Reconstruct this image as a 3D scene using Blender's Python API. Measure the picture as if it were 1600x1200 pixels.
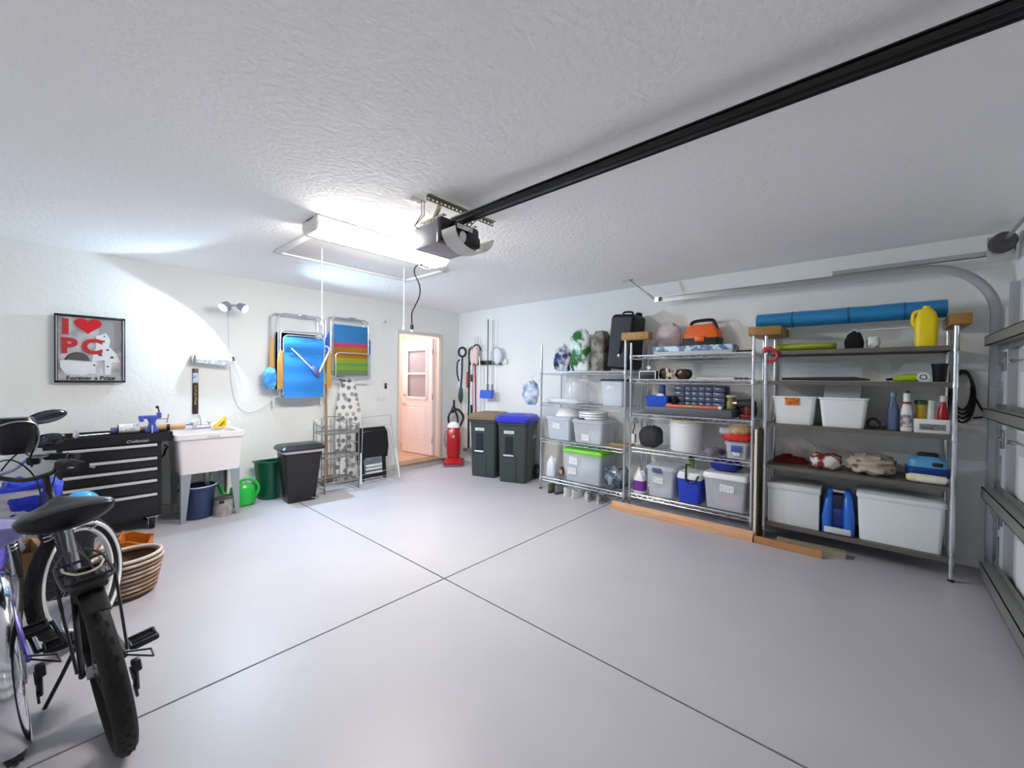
import bpy, bmesh, math, random
from math import pi, sin, cos, radians as rad
from mathutils import Matrix, Vector, noise

# ---------------------------------------------------------------- camera, world, exposure
SC = bpy.context.scene
for o in list(bpy.data.objects):
    bpy.data.objects.remove(o)
C = SC.collection
cam_d = bpy.data.cameras.new('camera'); cam = bpy.data.objects.new('camera', cam_d); C.objects.link(cam)
cam_d.sensor_fit = 'HORIZONTAL'; cam_d.sensor_width = 36.0; cam_d.lens = 14.339; cam_d.clip_start = 0.02
CR = (0.66519, -0.74661, 0.01032); CU = (0.00224, 0.01582, 0.99987); CF = (0.74667, 0.66508, -0.01219)
cam.matrix_world = Matrix(((CR[0], CU[0], -CF[0], 0.0), (CR[1], CU[1], -CF[1], 0.0), (CR[2], CU[2], -CF[2], 1.45), (0, 0, 0, 1)))
SC.camera = cam
W = bpy.data.worlds.new('world'); SC.world = W; W.use_nodes = True
W.node_tree.nodes['Background'].inputs[0].default_value = (0.6, 0.65, 0.75, 1)
W.node_tree.nodes['Background'].inputs[1].default_value = 0.3
SC.view_settings.view_transform = 'Standard'; SC.view_settings.look = 'None'
SC.view_settings.gamma = 1.0; SC.view_settings.use_curve_mapping = False
SC.view_settings.exposure = 1.68
SC.cycles.use_denoising = True
SC.cycles.max_bounces = 14; SC.cycles.diffuse_bounces = 8; SC.cycles.transparent_max_bounces = 16
SC.cycles.sample_clamp_indirect = 8.0
TUBE_POWER = 25.5        # emission of the ceiling tube lens
FLOOD_POWER = 15.0       # each head of the wall flood lamp (W)
HALL_POWER = 9.0        # lamp in the hall behind the open door

# ---------------------------------------------------------------- helpers: materials
def lin(c):
    c = c / 255.0
    return c / 12.92 if c <= 0.04045 else ((c + 0.055) / 1.055) ** 2.4
def L(c): return (lin(c[0]), lin(c[1]), lin(c[2]), 1.0)
MATS = {}
def mat(name, col, rough=0.5, metal=0.0, bump=None, var=None, alpha=1.0, emit=None, spec=0.5, trans=0.0, sheen=0.0, coat=0.0):
    """procedural principled material; bump=(scale,strength,dist); var=(second colour, scale, sharpness)"""
    if name in MATS: return MATS[name]
    m = bpy.data.materials.new(name); m.use_nodes = True; nt = m.node_tree; N = nt.nodes; K = nt.links
    b = N['Principled BSDF']
    b.inputs['Base Color'].default_value = L(col); b.inputs['Roughness'].default_value = rough
    b.inputs['Metallic'].default_value = metal; b.inputs['Alpha'].default_value = alpha
    b.inputs['Specular IOR Level'].default_value = spec
    b.inputs['Transmission Weight'].default_value = trans
    b.inputs['Coat Weight'].default_value = coat
    tc = N.new('ShaderNodeTexCoord')
    if var:
        n = N.new('ShaderNodeTexNoise'); n.inputs['Scale'].default_value = var[1]; n.inputs['Detail'].default_value = 5
        r = N.new('ShaderNodeValToRGB'); s = var[2] if len(var) > 2 else 0.25
        r.color_ramp.elements[0].position = 0.5 - s; r.color_ramp.elements[1].position = 0.5 + s
        r.color_ramp.elements[0].color = L(col); r.color_ramp.elements[1].color = L(var[0])
        K.new(tc.outputs['Object'], n.inputs['Vector']); K.new(n.outputs['Fac'], r.inputs['Fac']); K.new(r.outputs['Color'], b.inputs['Base Color'])
    if bump:
        n = N.new('ShaderNodeTexNoise'); n.inputs['Scale'].default_value = bump[0]; n.inputs['Detail'].default_value = 4
        bp = N.new('ShaderNodeBump'); bp.inputs['Strength'].default_value = bump[1]; bp.inputs['Distance'].default_value = bump[2] if len(bump) > 2 else 0.01
        K.new(tc.outputs['Object'], n.inputs['Vector']); K.new(n.outputs['Fac'], bp.inputs['Height']); K.new(bp.outputs['Normal'], b.inputs['Normal'])
    if emit:
        b.inputs['Emission Color'].default_value = L(emit[0]); b.inputs['Emission Strength'].default_value = emit[1]
    MATS[name] = m
    return m
def wood(name, c1, c2, scale=6.0, rough=0.45, axis=0):
    if name in MATS: return MATS[name]
    m = mat(name, c1, rough); nt = m.node_tree; N = nt.nodes; K = nt.links
    tc = N.new('ShaderNodeTexCoord'); mp = N.new('ShaderNodeMapping'); sc = [scale * 4] * 3; sc[axis] = scale * 0.35
    mp.inputs['Scale'].default_value = sc
    n = N.new('ShaderNodeTexNoise'); n.inputs['Scale'].default_value = 1.5; n.inputs['Detail'].default_value = 6; n.inputs['Distortion'].default_value = 1.2
    r = N.new('ShaderNodeValToRGB'); r.color_ramp.elements[0].position = 0.3; r.color_ramp.elements[1].position = 0.7
    r.color_ramp.elements[0].color = L(c1); r.color_ramp.elements[1].color = L(c2)
    K.new(tc.outputs['Object'], mp.inputs['Vector']); K.new(mp.outputs['Vector'], n.inputs['Vector'])
    K.new(n.outputs['Fac'], r.inputs['Fac']); K.new(r.outputs['Color'], N['Principled BSDF'].inputs['Base Color'])
    return m
def spots(name, base, c2, scale=8.0, thr=0.35, rough=0.8, rnd=1.0, tint=None, flat2d=False):
    """round dots of c2 on base (printed cloth)"""
    if name in MATS: return MATS[name]
    m = mat(name, base, rough); nt = m.node_tree; N = nt.nodes; K = nt.links
    tc = N.new('ShaderNodeTexCoord'); v = N.new('ShaderNodeTexVoronoi'); v.voronoi_dimensions = '2D' if flat2d else '3D'; v.inputs['Scale'].default_value = scale; v.inputs['Randomness'].default_value = rnd
    mt = N.new('ShaderNodeMath'); mt.operation = 'LESS_THAN'; mt.inputs[1].default_value = thr
    mx = N.new('ShaderNodeMix'); mx.data_type = 'RGBA'; mx.inputs[6].default_value = L(base); mx.inputs[7].default_value = L(c2)
    mp = N.new('ShaderNodeMapping'); mp.inputs['Rotation'].default_value = (-pi / 2 if flat2d else 0, 0, 0)
    K.new(tc.outputs['Object'], mp.inputs['Vector']); K.new(mp.outputs['Vector'], v.inputs['Vector']); K.new(v.outputs['Distance'], mt.inputs[0]); K.new(mt.outputs[0], mx.inputs[0])
    if tint:
        m2 = N.new('ShaderNodeMix'); m2.data_type = 'RGBA'; m2.inputs[6].default_value = L(c2); m2.inputs[7].default_value = L(tint)
        sp = N.new('ShaderNodeSeparateColor'); K.new(v.outputs['Color'], sp.inputs[0]); K.new(sp.outputs[0], m2.inputs[0]); K.new(m2.outputs[2], mx.inputs[7])
    K.new(mx.outputs[2], N['Principled BSDF'].inputs['Base Color'])
    return m

# ---------------------------------------------------------------- helpers: geometry
def rrect(w, d, r, z, k=4, cx=0.0, cy=0.0):
    r = min(r, w / 2 - 1e-4, d / 2 - 1e-4); p = []
    for (sx, sy, a0) in ((1, 1, 0), (-1, 1, pi / 2), (-1, -1, pi), (1, -1, 1.5 * pi)):
        for i in range(k + 1):
            a = a0 + i * (pi / 2) / k
            p.append((cx + sx * (w / 2 - r) + r * cos(a), cy + sy * (d / 2 - r) + r * sin(a), z))
    return p
def circ(r, z, n=24, cx=0.0, cy=0.0, sx=1.0, sy=1.0):
    return [(cx + r * sx * cos(2 * pi * i / n), cy + r * sy * sin(2 * pi * i / n), z) for i in range(n)]
class MB:
    def __init__(s): s.v = []; s.f = []
    def add(s, vs, fs, M=None):
        o = len(s.v)
        s.v += [tuple(M @ Vector(p)) for p in vs] if M is not None else [tuple(p) for p in vs]
        s.f += [tuple(i + o for i in f) for f in fs]; return s
    def box(s, x0, x1, y0, y1, z0, z1, M=None):
        vs = [(x, y, z) for z in (z0, z1) for y in (y0, y1) for x in (x0, x1)]
        return s.add(vs, [(0, 2, 3, 1), (4, 5, 7, 6), (0, 1, 5, 4), (2, 6, 7, 3), (0, 4, 6, 2), (1, 3, 7, 5)], M)
    def cb(s, c, sz, M=None):
        return s.box(c[0] - sz[0] / 2, c[0] + sz[0] / 2, c[1] - sz[1] / 2, c[1] + sz[1] / 2, c[2] - sz[2] / 2, c[2] + sz[2] / 2, M)
    def rbox(s, c, sz, r=0.01, seg=2, M=None):
        bm = bmesh.new(); bmesh.ops.create_cube(bm, size=1.0)
        for v in bm.verts: v.co = Vector((c[0] + v.co.x * sz[0], c[1] + v.co.y * sz[1], c[2] + v.co.z * sz[2]))
        bmesh.ops.bevel(bm, geom=bm.edges[:], offset=min(r, min(sz) * 0.49), segments=seg, affect='EDGES', profile=0.5)
        bm.verts.index_update(); vs = [v.co[:] for v in bm.verts]; fs = [[v.index for v in f.verts] for f in bm.faces]; bm.free()
        return s.add(vs, fs, M)
    def loft(s, rings, cap0=True, cap1=True, M=None, loop=False):
        n = len(rings[0]); vs = [p for r in rings for p in r]; fs = []
        m = len(rings)
        for j in range(m if loop else m - 1):
            for i in range(n):
                a = j * n + i; b = j * n + (i + 1) % n; c = ((j + 1) % m) * n + (i + 1) % n; d = ((j + 1) % m) * n + i
                fs.append((a, b, c, d))
        if not loop:
            if cap0: fs.append(tuple(reversed(range(n))))
            if cap1: fs.append(tuple(range((m - 1) * n, m * n)))
        return s.add(vs, fs, M)
    def tub(s, w0, d0, w1, d1, h, r=0.02, t=0.004, z=0.0, k=4, M=None):
        """open box with walls of thickness t, bottom (w0,d0), top (w1,d1)"""
        return s.loft([rrect(w0, d0, r, z, k), rrect(w1, d1, r, z + h, k), rrect(w1 - 2 * t, d1 - 2 * t, r, z + h, k), rrect(w0 - 2 * t, d0 - 2 * t, r, z + t, k)], M=M)
    def lathe(s, prof, n=24, c=(0, 0, 0), sx=1.0, sy=1.0, M=None, cap0=True, cap1=True):
        return s.loft([circ(max(r, 1e-4), z + c[2], n, c[0], c[1], sx, sy) for r, z in prof], cap0, cap1, M)
    def tube(s, pts, r, n=8, closed=False, M=None, caps=True):
        P = [Vector(p) for p in pts]; m = len(P); rings = []; up = None
        for i in range(m):
            if closed: t = P[(i + 1) % m] - P[i - 1]
            else: t = (P[min(i + 1, m - 1)] - P[max(i - 1, 0)])
            if t.length < 1e-9: t = Vector((0, 0, 1))
            t.normalize()
            if up is None:
                up = Vector((0, 0, 1)) if abs(t.z) < 0.9 else Vector((1, 0, 0))
            x = up.cross(t)
            if x.length < 1e-6: x = Vector((0, 1, 0)).cross(t)
            x.normalize(); y = t.cross(x); up = y
            ri = r[i] if isinstance(r, (list, tuple)) else r
            rings.append([tuple(P[i] + x * (ri * cos(2 * pi * k / n)) + y * (ri * sin(2 * pi * k / n))) for k in range(n)])
        return s.loft(rings, caps, caps, M, loop=closed)
    def cyl(s, p0, p1, r0, r1=None, n=12, M=None):
        return s.tube([p0, p1], [r0, r0 if r1 is None else r1], n, M=M)
    def prism(s, poly, a, b, axis='y', M=None):
        """polygon in the plane normal to axis, extruded a..b"""
        f = {'y': lambda p, t: (p[0], t, p[1]), 'x': lambda p, t: (t, p[0], p[1]), 'z': lambda p, t: (p[0], p[1], t)}[axis]
        return s.loft([[f(p, a) for p in poly], [f(p, b) for p in poly]], M=M)
    def ell(s, c, r, nu=16, nv=10, M=None, v0=-pi / 2, v1=pi / 2):
        rings = []
        for j in range(nv + 1):
            t = v0 + (v1 - v0) * j / nv
            rings.append([(c[0] + r[0] * max(cos(t), 1e-3) * cos(2 * pi * i / nu), c[1] + r[1] * max(cos(t), 1e-3) * sin(2 * pi * i / nu), c[2] + r[2] * sin(t)) for i in range(nu)])
        return s.loft(rings, M=M)
    def torus(s, c, R, r, axis='z', n=32, m=8, M=None, a0=0.0, a1=2 * pi, ry=1.0):
        full = abs(a1 - a0 - 2 * pi) < 1e-6; k = n if full else n + 1; pts = []
        for i in range(k):
            a = a0 + (a1 - a0) * i / n; u, w = R * cos(a), R * ry * sin(a)
            pts.append({'z': (c[0] + u, c[1] + w, c[2]), 'y': (c[0] + u, c[1], c[2] + w), 'x': (c[0], c[1] + u, c[2] + w)}[axis])
        return s.tube(pts, r, m, closed=full, M=M)
    def blob(s, c, sz, seed=0, amp=0.12, fr=3.0, n=18, pw=0.55, flat=True, M=None):
        """crumpled sack: superellipsoid with folds, flat underside at c.z"""
        rings = []; nv = int(n * 0.7)
        sg = lambda x: math.copysign(abs(x) ** pw, x)
        for j in range(nv + 1):
            t = -pi / 2 + pi * j / nv; ring = []
            for i in range(n):
                a = 2 * pi * i / n
                d = Vector((sg(cos(a)) * max(abs(cos(t)), 1e-3) ** pw, sg(sin(a)) * max(abs(cos(t)), 1e-3) ** pw, sg(sin(t))))
                q = d * fr + Vector((seed * 7.3, seed * 3.1, seed * 1.7))
                k = 1 + amp * (noise.noise(q) + 0.6 * noise.noise(q * 2.3) + 0.35 * abs(noise.noise(q * 4.7)))
                z = d.z * k * sz[2] / 2 + sz[2] / 2
                if flat: z = max(z, 0.0)
                ring.append((c[0] + d.x * k * sz[0] / 2, c[1] + d.y * k * sz[1] / 2, c[2] + z))
            rings.append(ring)
        return s.loft(rings, M=M)
    def sheet(s, nx, ny, fn, t=0.004):
        top = [[Vector(fn(i / nx, j / ny)) for i in range(nx + 1)] for j in range(ny + 1)]
        vs = [p[:] for row in top for p in row]; k = len(vs); vs += [(p[0], p[1], p[2] - t) for p in vs]; fs = []
        I = lambda i, j: j * (nx + 1) + i
        for j in range(ny):
            for i in range(nx):
                q = (I(i, j), I(i + 1, j), I(i + 1, j + 1), I(i, j + 1)); fs.append(q); fs.append(tuple(x + k for x in reversed(q)))
        bd = [I(i, 0) for i in range(nx)] + [I(nx, j) for j in range(ny)] + [I(i, ny) for i in range(nx, 0, -1)] + [I(0, j) for j in range(ny, 0, -1)]
        for a, b in zip(bd, bd[1:] + bd[:1]): fs.append((b, a, a + k, b + k))
        return s.add(vs, fs)
def mesh(name, mb, smooth=40):
    me = bpy.data.meshes.new(name); me.from_pydata(mb.v, [], mb.f); me.update()
    bm = bmesh.new(); bm.from_mesh(me); bmesh.ops.recalc_face_normals(bm, faces=bm.faces[:]); bm.to_mesh(me); bm.free()
    if smooth:
        me.shade_smooth(); me.set_sharp_from_angle(angle=rad(smooth))
    return me
def obj(name, mb, m, parent=None, loc=(0, 0, 0), rot=(0, 0, 0), smooth=40, label=None):
    me = mb if isinstance(mb, bpy.types.Mesh) else mesh(name, mb, smooth)
    if m is not None and not me.materials: me.materials.append(m)
    o = bpy.data.objects.new(name, me); C.objects.link(o)
    o.location = loc; o.rotation_euler = rot
    if parent is not None: o.parent = parent
    if label: o['label'] = label
    return o
def tag(o, label, cat, group=None):
    o['label'] = label; o['category'] = cat
    if group: o['group'] = group
    return o
def thing(name, label, cat, loc=(0, 0, 0), rz=0.0, group=None, rot=None):
    o = bpy.data.objects.new(name, None); C.objects.link(o); o.empty_display_size = 0.1
    o.location = loc; o.rotation_euler = rot if rot else (0, 0, rz)
    return tag(o, label, cat, group)
def struct(name, mb, m, parent=None, label=None, smooth=40):
    o = obj(name, mb, m, parent, smooth=smooth)
    if parent is None: o['kind'] = 'structure'
    if label: o['label'] = label
    return o
def sempty(name, label=None, loc=(0, 0, 0)):
    o = bpy.data.objects.new(name, None); C.objects.link(o); o['kind'] = 'structure'; o.location = loc
    if label: o['label'] = label
    return o
def dup(root, loc, rz=None, label=None, group=None):
    r = root.copy(); C.objects.link(r); r.location = loc
    if rz is not None: r.rotation_euler = (0, 0, rz)
    if label: r['label'] = label
    if group: r['group'] = group
    for ch in list(root.children):
        c = ch.copy(); C.objects.link(c); c.parent = r
        for g in list(ch.children):
            d = g.copy(); C.objects.link(d); d.parent = c
    return r
def text_mb(body, size, depth=0.001, align='CENTER', shear=0.0, bold=0.0):
    cu = bpy.data.curves.new('lettering', 'FONT'); cu.body = body; cu.size = size; cu.extrude = depth; cu.align_x = align; cu.align_y = 'CENTER'; cu.shear = shear
    cu.resolution_u = 3; cu.offset = bold
    o = bpy.data.objects.new('lettering', cu); C.objects.link(o)
    dg = bpy.context.evaluated_depsgraph_get(); dg.update()
    me = bpy.data.meshes.new_from_object(o.evaluated_get(dg)); bpy.data.objects.remove(o)
    return me

# ---------------------------------------------------------------- shared materials
XL, XR, YB, YF, ZC = -1.14, 4.84, 5.60, -0.76, 2.614
m_wall = mat('wall_paint', (238, 238, 235), 0.75, bump=(26, 0.25, 0.012))
m_ceil = mat('ceiling_paint', (249, 248, 247), 0.85, bump=(38, 0.5, 0.012))
m_floor = mat('floor_paint', (178, 175, 182), 0.37, bump=(7, 0.05, 0.01), var=((186, 183, 190), 1.6, 0.3), spec=0.32)
m_groove = mat('joint_dark', (96, 90, 92), 0.9)  # darker grey of the base seen between the slabs
m_white = mat('white_paint', (232, 230, 226), 0.5)
m_chrome = mat('chrome_wire', (225, 226, 230), 0.22, 1.0)
m_zinc = mat('galvanised_steel', (190, 192, 194), 0.3, 1.0, bump=(30, 0.05))
m_black = mat('black_plastic', (22, 22, 25), 0.45)
m_rubber = mat('black_rubber', (18, 18, 19), 0.75)
m_wplastic = mat('white_plastic', (236, 236, 236), 0.35)
m_clear = mat('clear_plastic', (236, 240, 248), 0.15, alpha=0.34)
m_frost = mat('frosted_plastic', (230, 236, 246), 0.3, alpha=0.5)
m_paper = mat('white_paper', (242, 242, 240), 0.8, var=((205, 205, 208), 60, 0.04))
m_brown = wood('pine_block', (172, 128, 62), (140, 98, 42), 7)
m_grey = mat('grey_plastic', (110, 114, 122), 0.5)
m_blue = mat('blue_plastic', (20, 74, 190), 0.35)
m_contents = mat('mixed_contents', (96, 100, 112), 0.8, var=((214, 214, 220), 14, 0.12))

# ---------------------------------------------------------------- the room
fl = struct('floor', MB().box(XL, XR, YF, YB, -0.12, -0.012), m_groove, label='grey lilac painted concrete garage floor', smooth=0)
JX, JY, G = 1.878, 2.31, 0.005
for (a, b) in ((XL, JX - G), (JX + G, XR)):
    for (c, d) in ((YF, JY - G), (JY + G, YB)):
        mb = MB(); mb.rbox(((a + b) / 2, (c + d) / 2, -0.009), (b - a, d - c, 0.018), 0.002, 1)
        obj('slab', mb, m_floor, fl)
struct('ceiling', MB().box(XL, XR, YF, YB, ZC, ZC + 0.1), m_ceil, label='textured white ceiling', smooth=0)
struct('wall_right', MB().box(XR, XR + 0.12, YF, YB + 0.12, -0.1, ZC + 0.1), m_wall, label='white stucco wall behind the shelving', smooth=0)
struct('wall_left', MB().box(XL - 0.12, XL, YF, YB + 0.12, -0.1, ZC + 0.1), m_wall, label='white stucco side wall', smooth=0)
DX0, DX1, DZ0, DZ1 = 3.60, 4.41, 0.095, 2.17
mb = MB().box(XL, DX0, YB, YB + 0.12, -0.1, ZC + 0.1).box(DX1, XR, YB, YB + 0.12, -0.1, ZC + 0.1).box(DX0, DX1, YB, YB + 0.12, DZ1, ZC + 0.1)
struct('wall_back', mb, m_wall, label='white stucco back wall with the open door', smooth=0)
mb = MB().box(XL, 4.62, YB - 0.10, YB, 0, 0.088)
struct('trim_1', mb, mat('kerb_paint', (198, 196, 192), 0.6), label='painted concrete kerb along the back wall', smooth=0)
# front wall round the garage door opening (x -0.7..4.5)
mb = MB().box(4.52, XR, YF - 0.12, YF, -0.1, ZC + 0.1).box(XL, -0.75, YF - 0.12, YF, -0.1, ZC + 0.1).box(-0.75, 4.52, YF - 0.12, YF, 2.16, ZC + 0.1)
struct('wall_front', mb, m_wall, label='white wall round the garage door opening', smooth=0)
# white conduit box along the back wall foot
mb = MB(); mb.rbox((1.82, YB - 0.03, 0.17), (0.62, 0.06, 0.11), 0.012).rbox((1.82, YB - 0.07, 0.20), (0.62, 0.02, 0.03), 0.006)
struct('baseboard_back', mb, mat('pale_blue_white', (214, 222, 232), 0.4))

# door casing, threshold, open half glazed door
m_cas = mat('casing_paint', (222, 214, 208), 0.45)
d1 = sempty('door_1', 'open half-glazed pink-white house door', (4.395, YB + 0.13, DZ0))
cs = MB()
for x0, x1 in ((DX0 - 0.03, DX0), (DX1, DX1 + 0.055)): cs.rbox(((x0 + x1) / 2, YB - 0.008, (DZ0 + DZ1) / 2), (x1 - x0, 0.022, DZ1 - DZ0 + 0.06), 0.005)
cs.rbox(((DX0 + DX1) / 2 + 0.012, YB - 0.008, DZ1 + 0.02), (DX1 - DX0 + 0.09, 0.02, 0.03), 0.005)
cs.box(DX0, DX0 + 0.012, YB, YB + 0.12, DZ0, DZ1).box(DX1 - 0.012, DX1, YB, YB + 0.12, DZ0, DZ1).box(DX0, DX1, YB, YB + 0.12, DZ1 - 0.012, DZ1)
struct('trim_2', cs, m_cas, label='painted door casing')
th = MB(); th.rbox(((DX0 + DX1) / 2, YB + 0.01, DZ0 - 0.012), (DX1 - DX0 + 0.04, 0.26, 0.03), 0.008)
struct('trim_3', th, mat('oak_threshold', (150, 128, 108), 0.5), label='door threshold strip')
# leaf: local x along the leaf from the hinge, y thickness, z up ; swung inward
m_leaf = mat('door_paint', (242, 232, 236), 0.4)
LW, LH, LT = 0.80, 2.04, 0.044
leaf = bpy.data.objects.new('door_leaf', None); C.objects.link(leaf); leaf.parent = d1; leaf.rotation_euler = (0, 0, rad(95)); leaf.location = (-0.02, 0, 0.01)
mb = MB()
GZ0, GZ1, GX0, GX1 = 0.98, 1.86, 0.13, 0.67
mb.box(0, GX0, -LT / 2, LT / 2, 0, LH).box(GX1, LW, -LT / 2, LT / 2, 0, LH).box(GX0, GX1, -LT / 2, LT / 2, 0, GZ0).box(GX0, GX1, -LT / 2, LT / 2, GZ1, LH)
obj('leaf', mb, m_leaf, leaf, smooth=0)
for y in (-1, 1):
    fr = MB()
    for (a, b, c, d) in ((GX0 - 0.02, GX0 + 0.03, GZ0 - 0.02, GZ1 + 0.02), (GX1 - 0.03, GX1 + 0.02, GZ0 - 0.02, GZ1 + 0.02), (GX0, GX1, GZ0 - 0.02, GZ0 + 0.03), (GX0, GX1, GZ1 - 0.03, GZ1 + 0.02), (GX0, GX1, 1.405, 1.44)):
        fr.rbox(((a + b) / 2, y * (LT / 2 + 0.004), (c + d) / 2), (b - a, 0.02, d - c), 0.006)
    obj('glazing_frame', fr, m_leaf, leaf)
m_pane = mat('glass_reflection_tint', (168, 168, 184), 0.05, alpha=0.6)  # bluish grey, half-opaque colour stands in for a reflection in the panes
for z0, z1 in ((GZ0 + 0.02, 1.415), (1.43, GZ1 - 0.02)):
    obj('pane', MB().box(GX0, GX1, -0.004, 0.004, z0, z1), m_pane, leaf, smooth=0)
for cx in (0.26, 0.54):
    for y in (-1, 1):
        p = MB(); p.loft([[(cx + sx * w, y * yy, 0.53 + sz * h) for sx, sz in ((-1, -1), (1, -1), (1, 1), (-1, 1))] for w, h, yy in ((0.115, 0.33, LT / 2 - 0.001), (0.105, 0.32, LT / 2 + 0.006), (0.085, 0.30, LT / 2 - 0.002), (0.065, 0.28, LT / 2 + 0.006))], cap0=False)
        obj('raised_panel', p, m_leaf, leaf, smooth=0)
for y in (-1, 1):
    k = MB(); k.lathe([(0.03, 0), (0.03, 0.008), (0.012, 0.012), (0.012, 0.03)], 16, M=Matrix.Translation((0.735, y * LT / 2, 1.04)) @ Matrix.Rotation(-y * pi / 2, 4, 'X'))
    obj('deadbolt', k, m_chrome, leaf)
    k = MB(); k.lathe([(0.03, 0), (0.03, 0.008), (0.011, 0.012), (0.011, 0.05)], 16, M=Matrix.Translation((0.735, y * LT / 2, 0.87)) @ Matrix.Rotation(-y * pi / 2, 4, 'X'))
    k.rbox((0.685, y * (LT / 2 + 0.05), 0.87), (0.12, 0.014, 0.018), 0.006)
    obj('door_handle', k, m_chrome, leaf)
for z in (0.25, 1.02, 1.8):
    h = MB(); h.cyl((-0.005, LT / 2, z - 0.05), (-0.005, LT / 2, z + 0.05), 0.007, n=8)
    obj('hinge', h, mat('brass_hinge', (150, 130, 100), 0.4, 0.8), leaf)
# hall behind the door
m_hall = mat('hall_paint', (240, 230, 224), 0.7)
hx0, hx1, hy0, hy1 = 3.30, 4.92, YB + 0.12, 7.4
struct('floor_hall', MB().box(hx0, hx1, hy0, hy1, 0.02, DZ0 - 0.002), wood('hall_laminate', (206, 172, 146), (190, 154, 126), 3, 0.4, 1), label='warm tan hall floor behind the door', smooth=0)
mb = MB().box(hx0 - 0.1, hx0, hy0, hy1, 0, 2.6).box(hx1, hx1 + 0.1, hy0, hy1, 0, 2.6).box(hx0, hx1, hy1, hy1 + 0.1, 0, 2.6)
struct('wall_hall', mb, m_hall, label='cream hall walls behind the door', smooth=0)
struct('ceiling_hall', MB().box(hx0, hx1, hy0, hy1, 2.5, 2.6), m_hall, smooth=0)
d3 = sempty('door_3', 'closed tan six-panel door inside the hall', (4.0, hy1 - 0.02, DZ0))
m_tan = mat('tan_door_paint', (196, 168, 148), 0.5)
obj('leaf', MB().box(-0.42, 0.42, -0.02, 0.02, 0, 2.02), m_tan, d3, smooth=0)
for cx in (-0.2, 0.2):
    for z0, z1 in ((0.12, 0.75), (0.85, 1.5), (1.6, 1.9)):
        obj('raised_panel', MB().rbox((cx, -0.024, (z0 + z1) / 2), (0.28, 0.016, z1 - z0), 0.008), m_tan, d3)
hl = thing('hall_ceiling_lamp', 'round warm lamp on the hall ceiling behind the open door', 'ceiling lamp', (3.95, 6.35, 2.5))
obj('base', MB().lathe([(0.14, -0.02), (0.14, 0.0)], 24), m_white, hl)
obj('globe', MB().ell((0, 0, -0.02), (0.13, 0.13, 0.09), 20, 6, v0=-pi / 2, v1=0), mat('lamp_glass', (255, 236, 214), 0.4, emit=((255, 224, 200), 4.0)), hl)
ld = bpy.data.lights.new('hall_lamp_light', 'POINT'); ld.energy = HALL_POWER; ld.color = (1.0, 0.91, 0.88); ld.shadow_soft_size = 0.12
lo = bpy.data.objects.new('hall_lamp_light', ld); C.objects.link(lo); lo.parent = hl; lo.location = (0, 0, -0.2)

# garage door (structure) with panels, stiles, struts, hinges
m_gd = mat('garage_door_steel', (196, 198, 200), 0.5)
m_str = mat('strut_steel', (150, 150, 146), 0.45, 0.6, bump=(40, 0.08))
gd = sempty('door_2', 'sectional garage door seen from inside', (1.9, -0.71, 0))
for i in range(4):
    z0 = i * 0.535
    p = MB(); p.rbox((0, 0, z0 + 0.2655), (5.1, 0.03, 0.529), 0.006, 1)
    o = obj('panel', p, m_gd, gd)
    for x in (2.33, 1.1, 0.0, -1.1, -2.33):
        s = MB().box(x - 0.045, x + 0.045, 0.015, 0.045, z0 + 0.01, z0 + 0.52).box(x - 0.05, x - 0.045, 0.015, 0.06, z0 + 0.01, z0 + 0.52)
        obj('stile', s, m_zinc, o, smooth=0)
    for x in (1.72, 0.55, -0.55, -1.72):
        s = MB().rbox((x, 0.016, z0 + 0.2655), (0.92, 0.012, 0.40), 0.004, 1)
        obj('insulation_panel', s, mat('foam_white', (225, 226, 228), 0.8), o)
for z, hh in ((1.76, 0.10), (1.24, 0.10), (0.66, 0.11), (0.10, 0.13)):
    s = MB(); Y0 = 0.045
    s.box(-2.55, 2.62, Y0, Y0 + 0.006, z - hh / 2 - 0.02, z + hh / 2 + 0.02).box(-2.55, 2.62, Y0, Y0 + 0.075, z + hh / 2 - 0.02, z + hh / 2 - 0.015).box(-2.55, 2.62, Y0 + 0.07, Y0 + 0.075, z - hh / 2 + 0.015, z + hh / 2 - 0.015).box(-2.55, 2.62, Y0, Y0 + 0.075, z - hh / 2 + 0.015, z - hh / 2 + 0.02)
    obj('strut', s, m_str, gd, smooth=0)
for z in (0.535, 1.07, 1.605):
    for x in (2.45, 1.1, 0, -1.1, -2.33):
        h = MB(); h.rbox((x, 0.05, z), (0.07, 0.012, 0.13), 0.004); h.cyl((x - 0.035, 0.062, z), (x + 0.06, 0.062, z), 0.011, n=10)
        h.lathe([(0.022, 0), (0.022, 0.02)], 12, M=Matrix.Translation((x + 0.06, 0.062, z)) @ Matrix.Rotation(pi / 2, 4, 'Y'))
        obj('hinge', h, m_zinc, gd)
obj('bottom_seal', MB().box(-2.55, 2.55, -0.02, 0.02, -0.002, 0.012), m_rubber, gd, smooth=0)

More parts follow.
